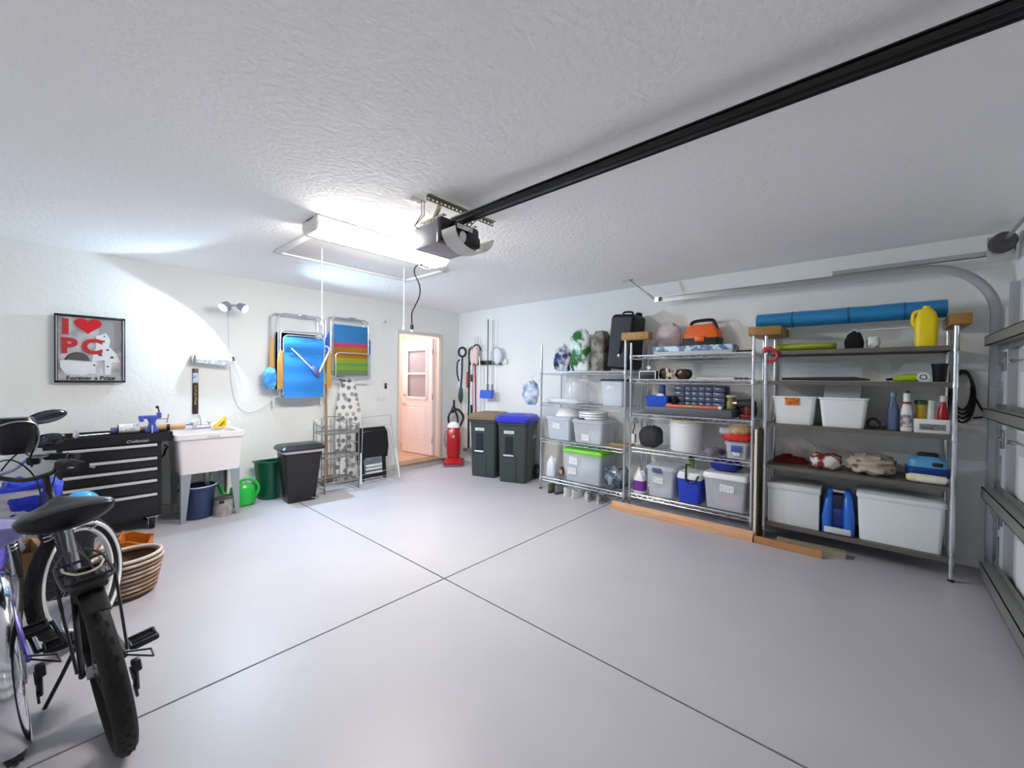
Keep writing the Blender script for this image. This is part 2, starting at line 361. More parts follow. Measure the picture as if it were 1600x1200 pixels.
# track at the right of the garage door
def track(name, X, label):
    t = thing(name, label, 'door track', (X, 0, 0), group=None)
    pts = [(0, -0.655, 0.03), (0, -0.655, 1.0), (0, -0.655, 1.96)]
    R = 0.40
    for i in range(1, 13):
        a = pi - (pi / 2) * i / 12
        pts.append((0, -0.655 + R + R * cos(a), 1.96 + R * sin(a)))
    pts += [(0, 0.8, 2.365), (0, 1.90, 2.375)]
    def chan(w0, w1, h):
        # J section swept along the path (x across, n outward)
        P = [Vector(p) for p in pts]; rings = []
        for i in range(len(P)):
            tg = (P[min(i + 1, len(P) - 1)] - P[max(i - 1, 0)]).normalized(); n = Vector((0, -tg.z, tg.y))
            rings.append([tuple(P[i] + Vector((x, 0, 0)) + n * y) for x, y in ((-0.012, -0.028), (0.028, -0.028), (0.03, 0.03), (-0.012, 0.03), (-0.012, 0.026), (0.026, 0.026), (0.024, -0.024), (-0.012, -0.024))])
        return MB().loft(rings)
    obj('rail', chan(0, 0, 0), m_zinc, t, smooth=30)
    obj('stiffener', MB().box(0.0, 0.03, -0.62, 0.3, 2.395, 2.399).box(0.0, 0.004, -0.70, 0.3, 2.395, 2.435), m_zinc, t, smooth=0)
    b = MB(); b.tube([(0.0, 1.88, 2.36), (-0.16, 2.16, ZC - 0.004)], 0.012, 4); b.cb((0.0, 1.88, 2.375), (0.05, 0.05, 0.05)); b.cb((-0.17, 2.17, ZC - 0.006), (0.06, 0.12, 0.006))
    obj('hanger', b, m_zinc, t, smooth=0)
    for z in (0.35, 0.95, 1.5):
        b = MB().cb((0.035, -0.715, z), (0.012, 0.09, 0.05)).cb((0.06, -0.752, z), (0.08, 0.008, 0.07)); obj('bracket', b, m_zinc, t, smooth=0)
    b = MB().box(0.03, 0.036, -0.755, -0.70, 0.0, 2.02).box(0.03, 0.085, -0.757, -0.752, 0.0, 2.02); obj('jamb_angle', b, m_zinc, t, smooth=0)
    return t
track('door_track', 4.60, 'galvanised curved garage door track running along the right wall')
t = thing('torsion_spring_assembly', 'cable drum and torsion shaft above the garage door corner', 'spring shaft', (4.52, -0.67, 2.47))
M = Matrix.Rotation(pi / 2, 4, 'Y')
obj('cable_drum', MB().lathe([(0.02, -0.03), (0.062, -0.03), (0.066, -0.02), (0.05, -0.012), (0.048, 0.03), (0.07, 0.036), (0.07, 0.048), (0.02, 0.05)], 28, M=M), mat('cast_iron', (92, 86, 88), 0.5, 0.6), t)
obj('shaft', MB().cyl((-4.4, 0, 0), (0.1, 0, 0), 0.0127, n=12), m_zinc, t)
obj('spring', MB().cyl((-2.6, 0, 0), (-1.7, 0, 0), 0.028, n=14), mat('dark_spring', (70, 70, 72), 0.5, 0.7), t)
obj('bearing_plate', MB().rbox((0.075, 0.0, -0.03), (0.008, 0.14, 0.18), 0.003).box(0.0, 0.08, -0.088, -0.082, -0.12, 0.06), m_zinc, t)

# ---------------------------------------------------------------- ceiling things
# attic hatch
t = thing('attic_hatch', 'flat white attic hatch panel with raised trim on the ceiling', 'attic hatch', (2.08, 3.80, ZC))
hw, hd = 1.37, 0.72
obj('panel', MB().box(-hw / 2, hw / 2, -hd / 2, hd / 2, -0.010, -0.001), mat('hatch_ply', (212, 208, 206), 0.7, bump=(9, 0.05)), t, smooth=0)
fr = [((0, -hd / 2), (hw + 0.09, 0.06)), ((0, hd / 2), (hw + 0.09, 0.06)), ((-hw / 2 - 0.015, 0), (0.06, hd)), ((hw / 2 + 0.015, 0), (0.06, hd))]
for (c, s) in fr:
    obj('trim', MB().rbox((c[0], c[1], -0.012), (s[0], s[1], 0.022), 0.005), m_white, t)
for x in (-0.45, 0.0, 0.45): obj('screw', MB().ell((x, 0.24, -0.011), (0.008, 0.008, 0.004), 8, 4), m_chrome, t)
def cord(x, z1, knob):
    o = obj('pull_cord', MB().cyl((0, 0, 0), (0, 0, ZC - 0.012 - z1), 0.0032, n=6), m_wplastic, None, (x, 3.72, z1))
    return o
c1 = cord(1.60, 1.93, 0); tag(c1, 'long white pull cord hanging in front of the blue beach chairs', 'cord', 'white attic pull cords')
obj('knot', MB().ell((0, 0, 0), (0.012, 0.012, 0.02), 10, 6), m_wplastic, c1)
c1 = cord(2.45, 1.97, 0); tag(c1, 'white pull cord hanging over the open door', 'cord', 'white attic pull cords')
obj('knot', MB().ell((0, 0, 0), (0.012, 0.012, 0.02), 10, 6), m_wplastic, c1)

# fluorescent wraparound fixture
t = thing('fluorescent_light', 'lit long fluorescent wraparound light on the ceiling', 'ceiling light', (1.86, 3.12, ZC))
obj('shielded_housing', MB().box(-0.61, 0.61, -0.07, 0.07, -0.055, 0.0).box(-0.61, 0.61, -0.132, -0.126, -0.024, -0.002).box(-0.61, 0.61, 0.126, 0.132, -0.05, -0.002).box(-0.61, 0.61, -0.13, 0.13, -0.012, -0.002), m_white, t, smooth=0)  # side plates added to cut lens glow on the ceiling, deeper at the back
prof = [(-0.125, -0.012), (-0.128, -0.04), (-0.115, -0.075), (-0.085, -0.098), (0.085, -0.098), (0.115, -0.075), (0.128, -0.04), (0.125, -0.012)]
obj('lens', MB().prism(prof, -0.595, 0.595, 'x'), mat('lit_lens', (255, 255, 255), 0.4, emit=((255, 250, 240), TUBE_POWER)), t, smooth=30)
for sx in (-1, 1):
    obj('end_cap', MB().prism([(a * 1.03, b * 1.03) for a, b in prof], sx * 0.595, sx * 0.612, 'x'), m_white, t, smooth=30)

# garage door opener
t = thing('garage_door_opener', 'grey and black garage door opener motor hung from perforated angle irons', 'door opener', (1.79, 2.16, 2.40), rz=0)
obj('motor_housing', MB().rbox((-0.015, 0.06, -0.01), (0.30, 0.26, 0.15), 0.012), mat('opener_grey', (150, 150, 158), 0.4), t)
bp = MB(); bp.rbox((-0.015, -0.08, -0.005), (0.305, 0.05, 0.16), 0.008).rbox((0, -0.13, -0.01), (0.2, 0.09, 0.11), 0.02).rbox((0.03, -0.15, -0.055), (0.13, 0.09, 0.08), 0.02)
obj('front_cover', bp, mat('opener_black', (34, 30, 32), 0.25, bump=(60, 0.05)), t)
cv = MB(); pr = []
for i in range(13):
    a = pi + pi * i / 12; pr.append((0.17 * cos(a), -0.02 + 0.12 * sin(a)))
for i in range(12, -1, -1):
    a = pi + pi * i / 12; pr.append((0.165 * cos(a), -0.02 + 0.114 * sin(a)))
cv.prism(pr, -0.24, -0.11, 'y'); obj('lamp_cover', cv, mat('milky_cover', (246, 245, 240), 0.5, trans=0.55), t, smooth=50)
obj('bulb', MB().ell((-0.05, -0.17, -0.045), (0.028, 0.028, 0.04), 12, 8), m_wplastic, t)
obj('sticker', MB().box(-0.11, 0.02, -0.192, -0.191, -0.005, 0.025), m_paper, t, smooth=0)
m_perf = mat('perforated_zinc', (168, 166, 150), 0.45, 0.85)
def perf(name, p0, p1, parent):
    """angle iron with punched holes: L section built from short web pieces between the holes"""
    P0, P1 = Vector(p0), Vector(p1); d = P1 - P0; n = max(2, int(d.length / 0.032)); ax = d.normalized()
    up = Vector((0, 0, 1)) if abs(ax.z) < 0.8 else Vector((0, 1, 0)); sd = ax.cross(up).normalized(); up = sd.cross(ax)
    M = Matrix.Translation(P0) @ Matrix((ax, sd, up)).transposed().to_4x4(); Lg = d.length; mb = MB()
    mb.box(0, Lg, 0, 0.003, 0.0, 0.009, M).box(0, Lg, 0, 0.003, 0.021, 0.03, M).box(0, Lg, 0, 0.03, 0.03, 0.033, M)
    for i in range(n + 1):
        c = Lg * i / n; mb.box(max(0, c - 0.009), min(Lg, c + 0.009), 0, 0.003, 0.009, 0.021, M)
    return obj(name, mb, m_perf, parent, smooth=0)
perf('ceiling_angle', (-0.22, -0.02, 0.178), (0.38, -0.02, 0.178), t)
perf('hanger_angle', (-0.10, -0.02, 0.20), (-0.14, 0.02, 0.06), t); perf('hanger_angle', (0.24, -0.02, 0.20), (0.12, 0.02, 0.06), t)
perf('side_angle', (-0.15, -0.10, 0.062), (-0.15, 0.14, 0.062), t); perf('side_angle', (0.12, -0.10, 0.062), (0.12, 0.14, 0.062), t)
w = MB()
for k in range(2): w.tube([(-0.20 + 0.02 * k, 0.06, 0.205), (-0.19 + 0.02 * k, 0.07, 0.12), (-0.21, 0.12, 0.05), (-0.16 + 0.02 * k, 0.15, 0.05)], 0.003, 6)
obj('wires', w, mat('grey_wire', (120, 116, 116), 0.5), t)
r = MB(); r.rbox((0, -1.40, 0.105), (0.03, 2.78, 0.03), 0.003, 1).rbox((0, -1.40, 0.123), (0.05, 2.78, 0.006), 0.002, 1).rbox((0, -1.40, 0.088), (0.05, 2.78, 0.006), 0.002, 1)
obj('rail', r, mat('black_rail', (16, 15, 17), 0.3), t)
ch = MB(); ch.cyl((0.01, -2.75, 0.072), (0.01, -0.05, 0.072), 0.005, n=6); obj('chain', ch, mat('dark_chain', (40, 40, 42), 0.4, 0.8), t)
# outlet plate on the ceiling by the opener
t = thing('ceiling_outlet', 'white double outlet plate on the ceiling beside the opener', 'outlet', (1.58, 2.27, ZC))
obj('plate', MB().rbox((0, 0, -0.004), (0.115, 0.075, 0.008), 0.003), m_wplastic, t)
for x in (-0.026, 0.026): obj('socket', MB().lathe([(0.017, -0.011), (0.017, -0.007)], 14, (x, 0, 0)), mat('socket_grey', (200, 198, 194), 0.4), t)
# black power cord with plug
t = thing('hanging_power_cord', 'black power cord with a bare plug dangling from the ceiling light', 'cord', (2.28, 3.25, 2.50))
p = [(0.03, -0.12, 0.012), (-0.02, -0.02, 0.0), (-0.01, 0.02, -0.06), (0.03, 0.0, -0.16), (0.035, 0, -0.26), (-0.01, 0, -0.36), (-0.05, 0, -0.44), (-0.05, 0, -0.54)]
def smoothp(p, k=5):
    P = [Vector(q) for q in p]; out = []
    for i in range(len(P) - 1):
        a, b, c, d = P[max(i - 1, 0)], P[i], P[i + 1], P[min(i + 2, len(P) - 1)]
        for j in range(k):
            u = j / k; out.append(tuple(0.5 * ((2 * b) + (c - a) * u + (2 * a - 5 * b + 4 * c - d) * u * u + (3 * b - a - 3 * c + d) * u ** 3)))
    return out + [tuple(P[-1])]
obj('cable', MB().tube(smoothp(p), 0.006, 8), mat('matte_black_cable', (6, 6, 6), 0.95, spec=0.1), t)
obj('plug', MB().rbox((-0.05, 0, -0.57), (0.03, 0.022, 0.05), 0.006), m_rubber, t)
obj('prong', MB().box(-0.06, -0.057, -0.004, 0.004, -0.615, -0.595).box(-0.045, -0.042, -0.004, 0.004, -0.615, -0.595), m_chrome, t, smooth=0)
w = MB(); w.tube(smoothp([(-0.02, -0.03, 0.004), (0.08, -0.03, -0.006), (0.13, -0.05, 0.004), (0.16, -0.13, 0.012), (0.10, -0.14, 0.012), (0.05, -0.08, 0.006)]), 0.003, 6); obj('wire_loop', w, m_chrome, t)

# ---------------------------------------------------------------- back wall
# framed poster
t = thing('framed_poster', 'black-framed grey poster with red letters and a red heart on the left wall', 'picture frame', (0.235, YB - 0.022, 1.69))
PW, PH = 0.47, 0.63
obj('hanger', MB().box(-0.1, 0.1, 0.0, 0.021, 0.1, 0.14), m_grey, t, smooth=0)
m_fr = mat('black_frame', (26, 24, 28), 0.3)
for (cx, cz, sx, sz) in ((-PW / 2 + 0.012, 0, 0.024, PH), (PW / 2 - 0.012, 0, 0.024, PH), (0, -PH / 2 + 0.010, PW, 0.020), (0, PH / 2 - 0.010, PW, 0.020)):
    obj('frame', MB().rbox((cx, -0.018, cz), (sx, 0.03, sz), 0.004), m_fr, t)
for sx in (-1, 1): obj('frame_edge', MB().box(sx * (PW / 2 - 0.014) - 0.004, sx * (PW / 2 - 0.014) + 0.004, -0.035, -0.033, -PH / 2 + 0.02, PH / 2 - 0.02), mat('silver_line', (205, 205, 210), 0.3, 0.6), t, smooth=0)
m_art = mat('poster_print', (208, 205, 206), 0.5, var=((146, 143, 146), 9, 0.18))
pr = obj('print', MB().box(-PW / 2 + 0.02, PW / 2 - 0.02, -0.014, -0.010, -PH / 2 + 0.018, PH / 2 - 0.018), m_art, t, smooth=0)
def flat(name, poly, m, par, y=-0.0155, th=0.001): return obj(name, MB().prism(poly, y, y - th, 'y'), m, par, smooth=0)
m_red = mat('poster_red', (188, 34, 44), 0.5)
m_lg = mat('poster_light', (222, 220, 220), 0.5); m_dk = mat('poster_dark', (84, 82, 84), 0.5); m_mg = mat('poster_mid', (150, 147, 148), 0.5)
flat('window_shape', [(0.06, 0.02), (0.20, 0.03), (0.20, 0.27), (0.06, 0.28)], m_mg, pr)
flat('basket_shape', [(-0.20, -0.11), (0.04, -0.12), (0.02, -0.22), (-0.06, -0.25), (-0.17, -0.23), (-0.20, -0.17)], m_lg, pr, -0.016)
flat('dome_shape', [(-0.17, -0.10)] + [(-0.09 + 0.08 * cos(pi - a * pi / 10), -0.11 + 0.08 * sin(a * pi / 10)) for a in range(11)], m_dk, pr, -0.0165)
flat('figure_shape', [(0.03, 0.13), (0.10, 0.16), (0.13, 0.10), (0.12, 0.03), (0.17, -0.03), (0.20, -0.12), (0.14, -0.12), (0.13, -0.24), (0.09, -0.24), (0.09, -0.10), (0.03, -0.11), (0.03, -0.23), (-0.01, -0.23), (0.01, -0.06), (0.03, 0.02)], m_lg, pr, -0.017)
for i, (x, z, r_) in enumerate([(0.08, 0.08, 0.014), (0.11, 0.0, 0.012), (0.06, -0.05, 0.016), (0.14, -0.07, 0.014), (0.11, -0.16, 0.010), (0.02, -0.15, 0.009), (0.09, 0.13, 0.008)]):
    flat('dark_patch', [(x + r_ * cos(a * pi / 5), z + 0.8 * r_ * sin(a * pi / 5)) for a in range(10)], m_dk, pr, -0.0185)
def letter(body, size, x, z, m, par, y=-0.0195, bold=0.0):
    me = text_mb(body, size, 0.0006, bold=bold)
    return obj('lettering', me, m, par, (x, y, z), (pi / 2, 0, 0), smooth=0)
flat('lettering', [(-0.185, 0.13), (-0.145, 0.13), (-0.145, 0.275), (-0.185, 0.275)], m_red, pr, -0.0195)
heart = []
for i in range(40):
    a = 2 * pi * i / 40; heart.append((-0.02 + 0.0056 * 16 * sin(a) ** 3, 0.225 + 0.0052 * (13 * cos(a) - 5 * cos(2 * a) - 2 * cos(3 * a) - cos(4 * a))))
flat('heart', heart, mat('heart_red', (205, 30, 38), 0.25, bump=(12, 0.3)), pr, -0.0195, 0.002)
for (ch, x) in (('P', -0.145), ('C', 0.005)):
    o = letter(ch, 0.20, x, 0.02, m_red, pr, bold=0.009); o.scale = (1.0, 0.95, 1)
letter('Forever a Prize', 0.052, 0.0, -0.272, mat('poster_black', (40, 40, 42), 0.5), pr, bold=0.0012)

# wall flood lamp with two heads
m_lamp = mat('lamp_grey', (150, 156, 168), 0.4, 0.3)
t = thing('flood_lamp', 'lit twin-head flood lamp on the wall above the laundry sink', 'flood lamp', (1.33, YB, 2.24))
obj('wall_arm', MB().cyl((0, -0.01, 0), (0, -0.24, 0.0), 0.012, n=10).lathe([(0.04, 0), (0.04, 0.015)], 16, M=Matrix.Rotation(pi / 2, 4, 'X')), m_lamp, t)
obj('crossbar', MB().cyl((-0.07, -0.24, 0), (0.07, -0.24, 0.0), 0.012, n=10), m_lamp, t)
m_bulb = mat('flood_glass', (240, 248, 255), 0.3, emit=((225, 238, 255), 30.0))
for sx in (-1, 1):
    d = Vector((-0.62, -0.34, -0.62) if sx < 0 else (0.66, -0.60, -0.46)).normalized(); q = d.to_track_quat('Z', 'Y').to_matrix().to_4x4()
    Mh = Matrix.Translation((sx * 0.065, -0.25, -0.005)) @ q
    h = obj('lamp_head', MB().lathe([(0.02, -0.03), (0.035, -0.02), (0.048, 0.03), (0.05, 0.06), (0.046, 0.06), (0.044, 0.03), (0.01, 0.0)], 20, M=Mh, cap1=True), m_lamp, t)
    obj('bulb', MB().lathe([(0.043, 0.038), (0.040, 0.046), (0.001, 0.05)], 20, M=Mh), m_bulb, h)
    sd = bpy.data.lights.new('flood_lamp_light', 'SPOT'); sd.energy = FLOOD_POWER * (1.0 if sx < 0 else 4.2); sd.color = (0.55, 0.79, 1.0); sd.spot_size = rad(158 if sx < 0 else 128); sd.spot_blend = 0.12 if sx < 0 else 0.6; sd.shadow_soft_size = 0.03
    so = bpy.data.objects.new('flood_lamp_light', sd); C.objects.link(so); so.parent = t
    so.location = Vector((sx * 0.065, -0.25, -0.005)) + d * 0.065; so.rotation_euler = d.to_track_quat('-Z', 'Y').to_euler()
cb = MB(); cb.tube(smoothp([(0.0, -0.02, -0.01), (0.01, -0.008, -0.2), (0.02, -0.008, -0.55), (0.05, -0.008, -0.95), (0.12, -0.008, -1.16), (0.24, -0.008, -1.22), (0.40, -0.008, -1.15), (0.47, -0.02, -1.08)]), 0.004, 6)
obj('cable', cb, mat('white_cable', (214, 216, 220), 0.5), t)
# paper roll bracket and dark strip
t = thing('paper_roll_holder', 'grey wall bracket holding a white paper roll above the sink', 'paper holder', (1.19, YB, 1.66))
obj('bracket', MB().rbox((-0.19, -0.05, -0.03), (0.012, 0.10, 0.09), 0.004).rbox((0.19, -0.05, -0.01), (0.012, 0.10, 0.05), 0.004).rbox((0, -0.03, 0.012), (0.39, 0.06, 0.012), 0.004), m_zinc, t)
obj('paper_roll', MB().cyl((-0.165, -0.07, -0.03), (0.165, -0.07, -0.03), 0.038, n=24), m_paper, t)
obj('paper_sheet', MB().sheet(6, 4, lambda u, v: (-0.16 + 0.32 * u, -0.108 + 0.004 * sin(9 * u), -0.03 - 0.07 * v * (0.5 + 0.5 * u)), 0.001), m_paper, t)
t = thing('wall_strip', 'narrow dark strip hanging on the wall below the paper roll', 'wall strip', (1.035, YB, 1.28))
obj('backing', MB().rbox((0, -0.008, 0), (0.052, 0.012, 0.50), 0.003), mat('strip_brown', (52, 38, 34), 0.4), t)
obj('blue_patch', MB().box(-0.024, 0.024, -0.0155, -0.014, 0.09, 0.20), mat('strip_blue', (70, 120, 190), 0.4, var=((225, 235, 245), 18, 0.1)), t, smooth=0)
obj('gilt_lettering', MB().box(-0.008, 0.008, -0.0155, -0.014, -0.15, 0.06), mat('strip_gilt', (60, 44, 38), 0.4, var=((190, 160, 90), 60, 0.05)), t, smooth=0)

# folding beach chairs hanging on the wall
m_alu = mat('aluminium_tube', (216, 218, 222), 0.25, 0.9)
m_arm = wood('chair_arm_wood', (206, 158, 82), (184, 132, 60), 5, 0.45, 2)
def loop(x0, x1, z0, z1, y, r=0.07, rt=0.011, mb=None, bottom=True):
    mb = mb or MB(); pts = [(x0, y, z0)]
    for i in range(7):
        a = pi - i * pi / 12; pts.append((x0 + r + r * cos(a), y, z1 - r + r * sin(a)))
    for i in range(7):
        a = pi / 2 - i * pi / 12; pts.append((x1 - r + r * cos(a), y, z1 - r + r * sin(a)))
    pts.append((x1, y, z0)); mb.tube(pts, rt, 8, closed=False)
    if bottom: mb.cyl((x0, y, z0), (x1, y, z0), rt, n=8)
    return mb
m_blue_cloth = mat('blue_chair_cloth', (38, 132, 216), 0.65, bump=(50, 0.1))
t = thing('beach_chair', 'blue canvas folding beach chair with wooden arms, front of the hung pair', 'beach chair', (2.10, YB, 1.10), group='folded beach chairs on the wall')
obj('back_frame', loop(-0.27, 0.27, 0.16, 1.13, -0.13), m_alu, t)
obj('seat_frame', loop(-0.26, 0.27, 0.10, 0.92, -0.17, 0.06), m_alu, t)
obj('leg_frame', loop(-0.235, 0.25, 0.12, 0.86, -0.20, 0.06, 0.010), m_alu, t)
obj('canvas', MB().sheet(8, 14, lambda u, v: (-0.235 + 0.47 * u, -0.215 - 0.015 * sin(pi * u) - 0.006 * (v > 0.82) + 0.004 * sin(20 * v), 0.10 + 0.74 * v), 0.006), m_blue_cloth, t)
obj('pillow_band', MB().sheet(8, 4, lambda u, v: (-0.235 + 0.47 * u, -0.225 - 0.02 * sin(pi * v), 0.66 + 0.16 * v), 0.012), m_blue_cloth, t)
for x in (-0.275, 0.315):
    obj('armrest', MB().prism([(x - 0.028, 0.20), (x + 0.028, 0.20), (x + 0.026, 0.66), (x + 0.0, 0.68), (x - 0.012, 0.62), (x - 0.028, 0.55)], -0.215, -0.19, 'y'), m_arm, t, smooth=0)
obj('hook_clip', MB().rbox((0.0, -0.13, 1.13), (0.10, 0.05, 0.035), 0.01), m_zinc, t)
obj('strap', MB().tube(smoothp([(-0.22, -0.225, 0.76), (-0.08, -0.245, 0.62), (0.10, -0.25, 0.44), (0.16, -0.25, 0.40), (0.22, -0.25, 0.52), (0.30, -0.23, 0.68), (0.31, -0.2, 0.74), (0.26, -0.2, 0.76)]), 0.009, 6), m_wplastic, t)
obj('strap_pad', MB().ell((0, 0, 0), (0.035, 0.02, 0.085), 14, 8, M=Matrix.Translation((0.13, -0.255, 0.42)) @ Matrix.Rotation(rad(-32), 4, 'Y')), mat('violet_pad', (104, 104, 150), 0.7), t)
obj('foot_bar', loop(-0.30, 0.28, -0.02, 0.10, -0.06, 0.03, 0.012, bottom=False), m_wplastic, t)
t2 = thing('beach_chair', 'blue folding beach chair hung half hidden behind the front blue one', 'beach chair', (2.06, YB, 1.14), group='folded beach chairs on the wall')
obj('back_frame', loop(-0.29, 0.27, 0.18, 1.09, -0.05), m_alu, t2)
obj('canvas', MB().sheet(6, 8, lambda u, v: (-0.24 + 0.48 * u, -0.065, 0.16 + 0.70 * v), 0.006), m_blue_cloth, t2)
for x in (-0.285, 0.33):
    obj('armrest', MB().prism([(x - 0.03, 0.40), (x + 0.025, 0.40), (x + 0.012, 0.78), (x - 0.012, 0.80)], -0.085, -0.06, 'y'), m_arm, t2, smooth=0)
# rainbow chair
t = thing('beach_chair', 'rainbow-striped folding beach chair hung above the ironing board', 'beach chair', (2.745, YB, 1.42), group='folded beach chairs on the wall')
obj('back_frame', loop(-0.27, 0.27, 0.06, 0.84, -0.13), m_alu, t)
obj('rear_frame', loop(-0.31, 0.23, 0.10, 0.84, -0.06), m_alu, t)
obj('seat_frame', loop(-0.24, 0.26, 0.02, 0.36, -0.20, 0.05), m_alu, t)
z = 0.06
for i, (c, h) in enumerate([((140, 170, 130), 0.07), ((168, 200, 70), 0.06), ((120, 190, 120), 0.035), ((190, 200, 60), 0.07), ((214, 150, 30), 0.15), ((226, 84, 130), 0.06), ((70, 150, 210), 0.24)]):
    obj('stripe', MB().sheet(6, 2, lambda u, v, z=z, h=h: (-0.245 + 0.49 * u, -0.155 - 0.012 * sin(pi * u), z + h * v), 0.005), mat('stripe_%d' % i, c, 0.7), t); z += h
for sx in (-1, 1):
    obj('side_flap', MB().prism([(sx * 0.275, 0.36), (sx * 0.32, 0.30), (sx * 0.325, 0.55), (sx * 0.28, 0.64)], -0.10, -0.08, 'y'), mat('flap_blue', (40, 100, 180), 0.7), t, smooth=0)
obj('hook_clip', MB().rbox((0.02, -0.13, 0.85), (0.11, 0.05, 0.03), 0.01), m_zinc, t)
obj('strap', MB().tube(smoothp([(-0.22, -0.17, 0.06), (-0.15, -0.17, -0.02), (-0.12, -0.16, -0.10)]), 0.012, 6), m_grey, t)
# blue bag hanging on the chairs
o = obj('beach_bag', MB().blob((0, 0, 0), (0.14, 0.10, 0.25), 3, 0.22, 2.0, pw=0.7, flat=False), mat('blue_film', (52, 140, 226), 0.35, var=((120, 200, 240), 8, 0.1)), None, (1.735, 5.46, 1.30))
tag(o, 'small crumpled blue bag hanging left of the blue beach chairs', 'bag')
# broom handle
t = thing('broom', 'upright wooden broom handle between the beach chairs and the wire rack', 'broom', (2.435, 5.47, 0))
obj('handle', MB().cyl((0, 0, 0.12), (0.0, 0.06, 1.36), 0.013, n=10), wood('broom_wood', (190, 140, 92), (164, 114, 70), 4, 0.5, 2), t)
obj('bristles', MB().loft([rrect(0.16, 0.05, 0.01, 0.0), rrect(0.13, 0.04, 0.01, 0.13)]), mat('straw', (120, 100, 70), 0.9), t)
# ironing board standing against the wall
t = thing('ironing_board', 'ironing board in a white cover with grey dots leaning on the wall', 'ironing board', (2.72, 5.42, 0.02), rot=(rad(-3.6), 0, 0))
prof = [(0.0, 0.30), (0.04, 0.36), (0.10, 0.38), (0.75, 0.385), (1.0, 0.34), (1.2, 0.27), (1.36, 0.19), (1.44, 0.13), (1.475, 0.06)]
poly = [(-w / 2, z) for z, w in prof] + [(w / 2, z) for z, w in reversed(prof)]
bd = obj('cover', MB().prism(poly, -0.025, 0.0, 'y'), spots('dotted_cover', (232, 230, 226), (120, 122, 130), 11, 0.33, 0.85, rnd=0.75, tint=(176, 172, 166), flat2d=True), t, smooth=30)
lg = MB(); lg.tube([(-0.12, 0.03, 0.05), (0.1, 0.03, 1.2)], 0.011, 8); lg.tube([(0.12, 0.03, 0.05), (-0.1, 0.03, 1.2)], 0.011, 8); lg.tube([(-0.18, 0.03, 0.05), (0.18, 0.03, 0.05)], 0.011, 8)
obj('legs', lg, m_wplastic, t)
# nickel wire etagere
m_nick = mat('nickel_tube', (158, 156, 150), 0.35, 0.75)
t = thing('wire_etagere', 'small empty nickel wire shelf stand beside the black trash can', 'shelf stand', (2.44, 5.22, 0))
ew, ed, eh = 0.44, 0.33, 0.86
for sx in (-1, 1):
    for sy in (-1, 1):
        obj('post', MB().cyl((sx * ew / 2, sy * ed / 2, 0), (sx * ew / 2, sy * ed / 2, eh), 0.0095, n=8), m_nick, t)
for z in (0.12, 0.44, 0.74):
    s = MB()
    for sy in (-1, 1): s.rbox((0, sy * ed / 2, z), (ew, 0.012, 0.028), 0.003, 1)
    for sx in (-1, 1): s.rbox((sx * ew / 2, 0, z), (0.012, ed, 0.028), 0.003, 1)
    for i in range(1, 9): s.cyl((-ew / 2 + ew * i / 9, -ed / 2, z), (-ew / 2 + ew * i / 9, ed / 2, z), 0.003, n=5)
    obj('shelf', s, m_nick, t)
for sx in (-1, 1):
    s = MB(); x = sx * ew / 2
    for z in (0.05, 0.30, 0.60, 0.84): s.cyl((x, -ed / 2, z), (x, ed / 2, z), 0.006, n=6)
    for k in (-0.08, 0.08): s.cyl((x, k, 0.30), (x, k, 0.84), 0.005, n=6)
    s.tube(smoothp([(x, -ed / 2, 0.86), (x, -0.08, 0.80), (x, 0.04, 0.82), (x, ed / 2, 0.90)]), 0.006, 6)
    obj('side_panel', s, m_nick, t)
bk = MB(); bk.tube(smoothp([(-ew / 2, ed / 2, 0.86), (-0.1, ed / 2, 0.92), (0.1, ed / 2, 0.92), (ew / 2, ed / 2, 0.86)]), 0.008, 6)
for k in (-0.12, 0, 0.12): bk.cyl((k, ed / 2, 0.12), (k, ed / 2, 0.90), 0.005, n=6)
obj('back_panel', bk, m_nick, t)
# folded black chair and wire drying rack
t = thing('folding_stool', 'folded black stool with white striped straps leaning by the door', 'folding stool', (3.03, 5.33, 0.0), rot=(rad(-6), 0, 0))
obj('seat_panel', MB().prism([(-0.22, 0.30), (0.22, 0.30), (0.25, 0.45), (0.24, 0.66), (0.20, 0.74), (-0.20, 0.74), (-0.24, 0.66), (-0.25, 0.45)], -0.03, 0.0, 'y'), mat('black_canvas', (14, 14, 16), 0.8), t, smooth=0)
for sx in (-1, 1): obj('leg', MB().rbox((sx * 0.17, -0.015, 0.17), (0.05, 0.03, 0.34), 0.006), m_black, t)
obj('stretcher', MB().rbox((0, -0.015, 0.06), (0.36, 0.025, 0.05), 0.006), m_black, t)
for i, z in enumerate((0.10, 0.155, 0.20, 0.28)): obj('strap', MB().rbox((0.0, -0.034, z), (0.25, 0.006, 0.028 if i < 3 else 0.07), 0.002), m_wplastic if i < 3 else m_grey, t)
t = thing('drying_rack', 'thin folded wire drying rack standing in front of the black stool', 'drying rack', (3.03, 5.17, 0.0), rot=(rad(-8), 0, 0))
m_wire = mat('dull_wire', (190, 190, 186), 0.4, 0.7)
obj('outer_frame', MB().tube([(-0.24, 0, 0.0), (-0.28, 0, 0.02), (-0.20, 0, 0.74), (-0.20, 0, 0.90), (0.24, 0, 0.92), (0.25, 0, 0.90), (0.29, 0, 0.02), (0.25, 0, 0.0)], 0.005, 6), m_wire, t)
obj('inner_frame', MB().tube([(-0.26, 0.02, 0.10), (-0.19, 0.02, 0.70), (0.22, 0.02, 0.72), (0.30, 0.02, 0.12)], 0.005, 6, closed=True), m_wire, t)
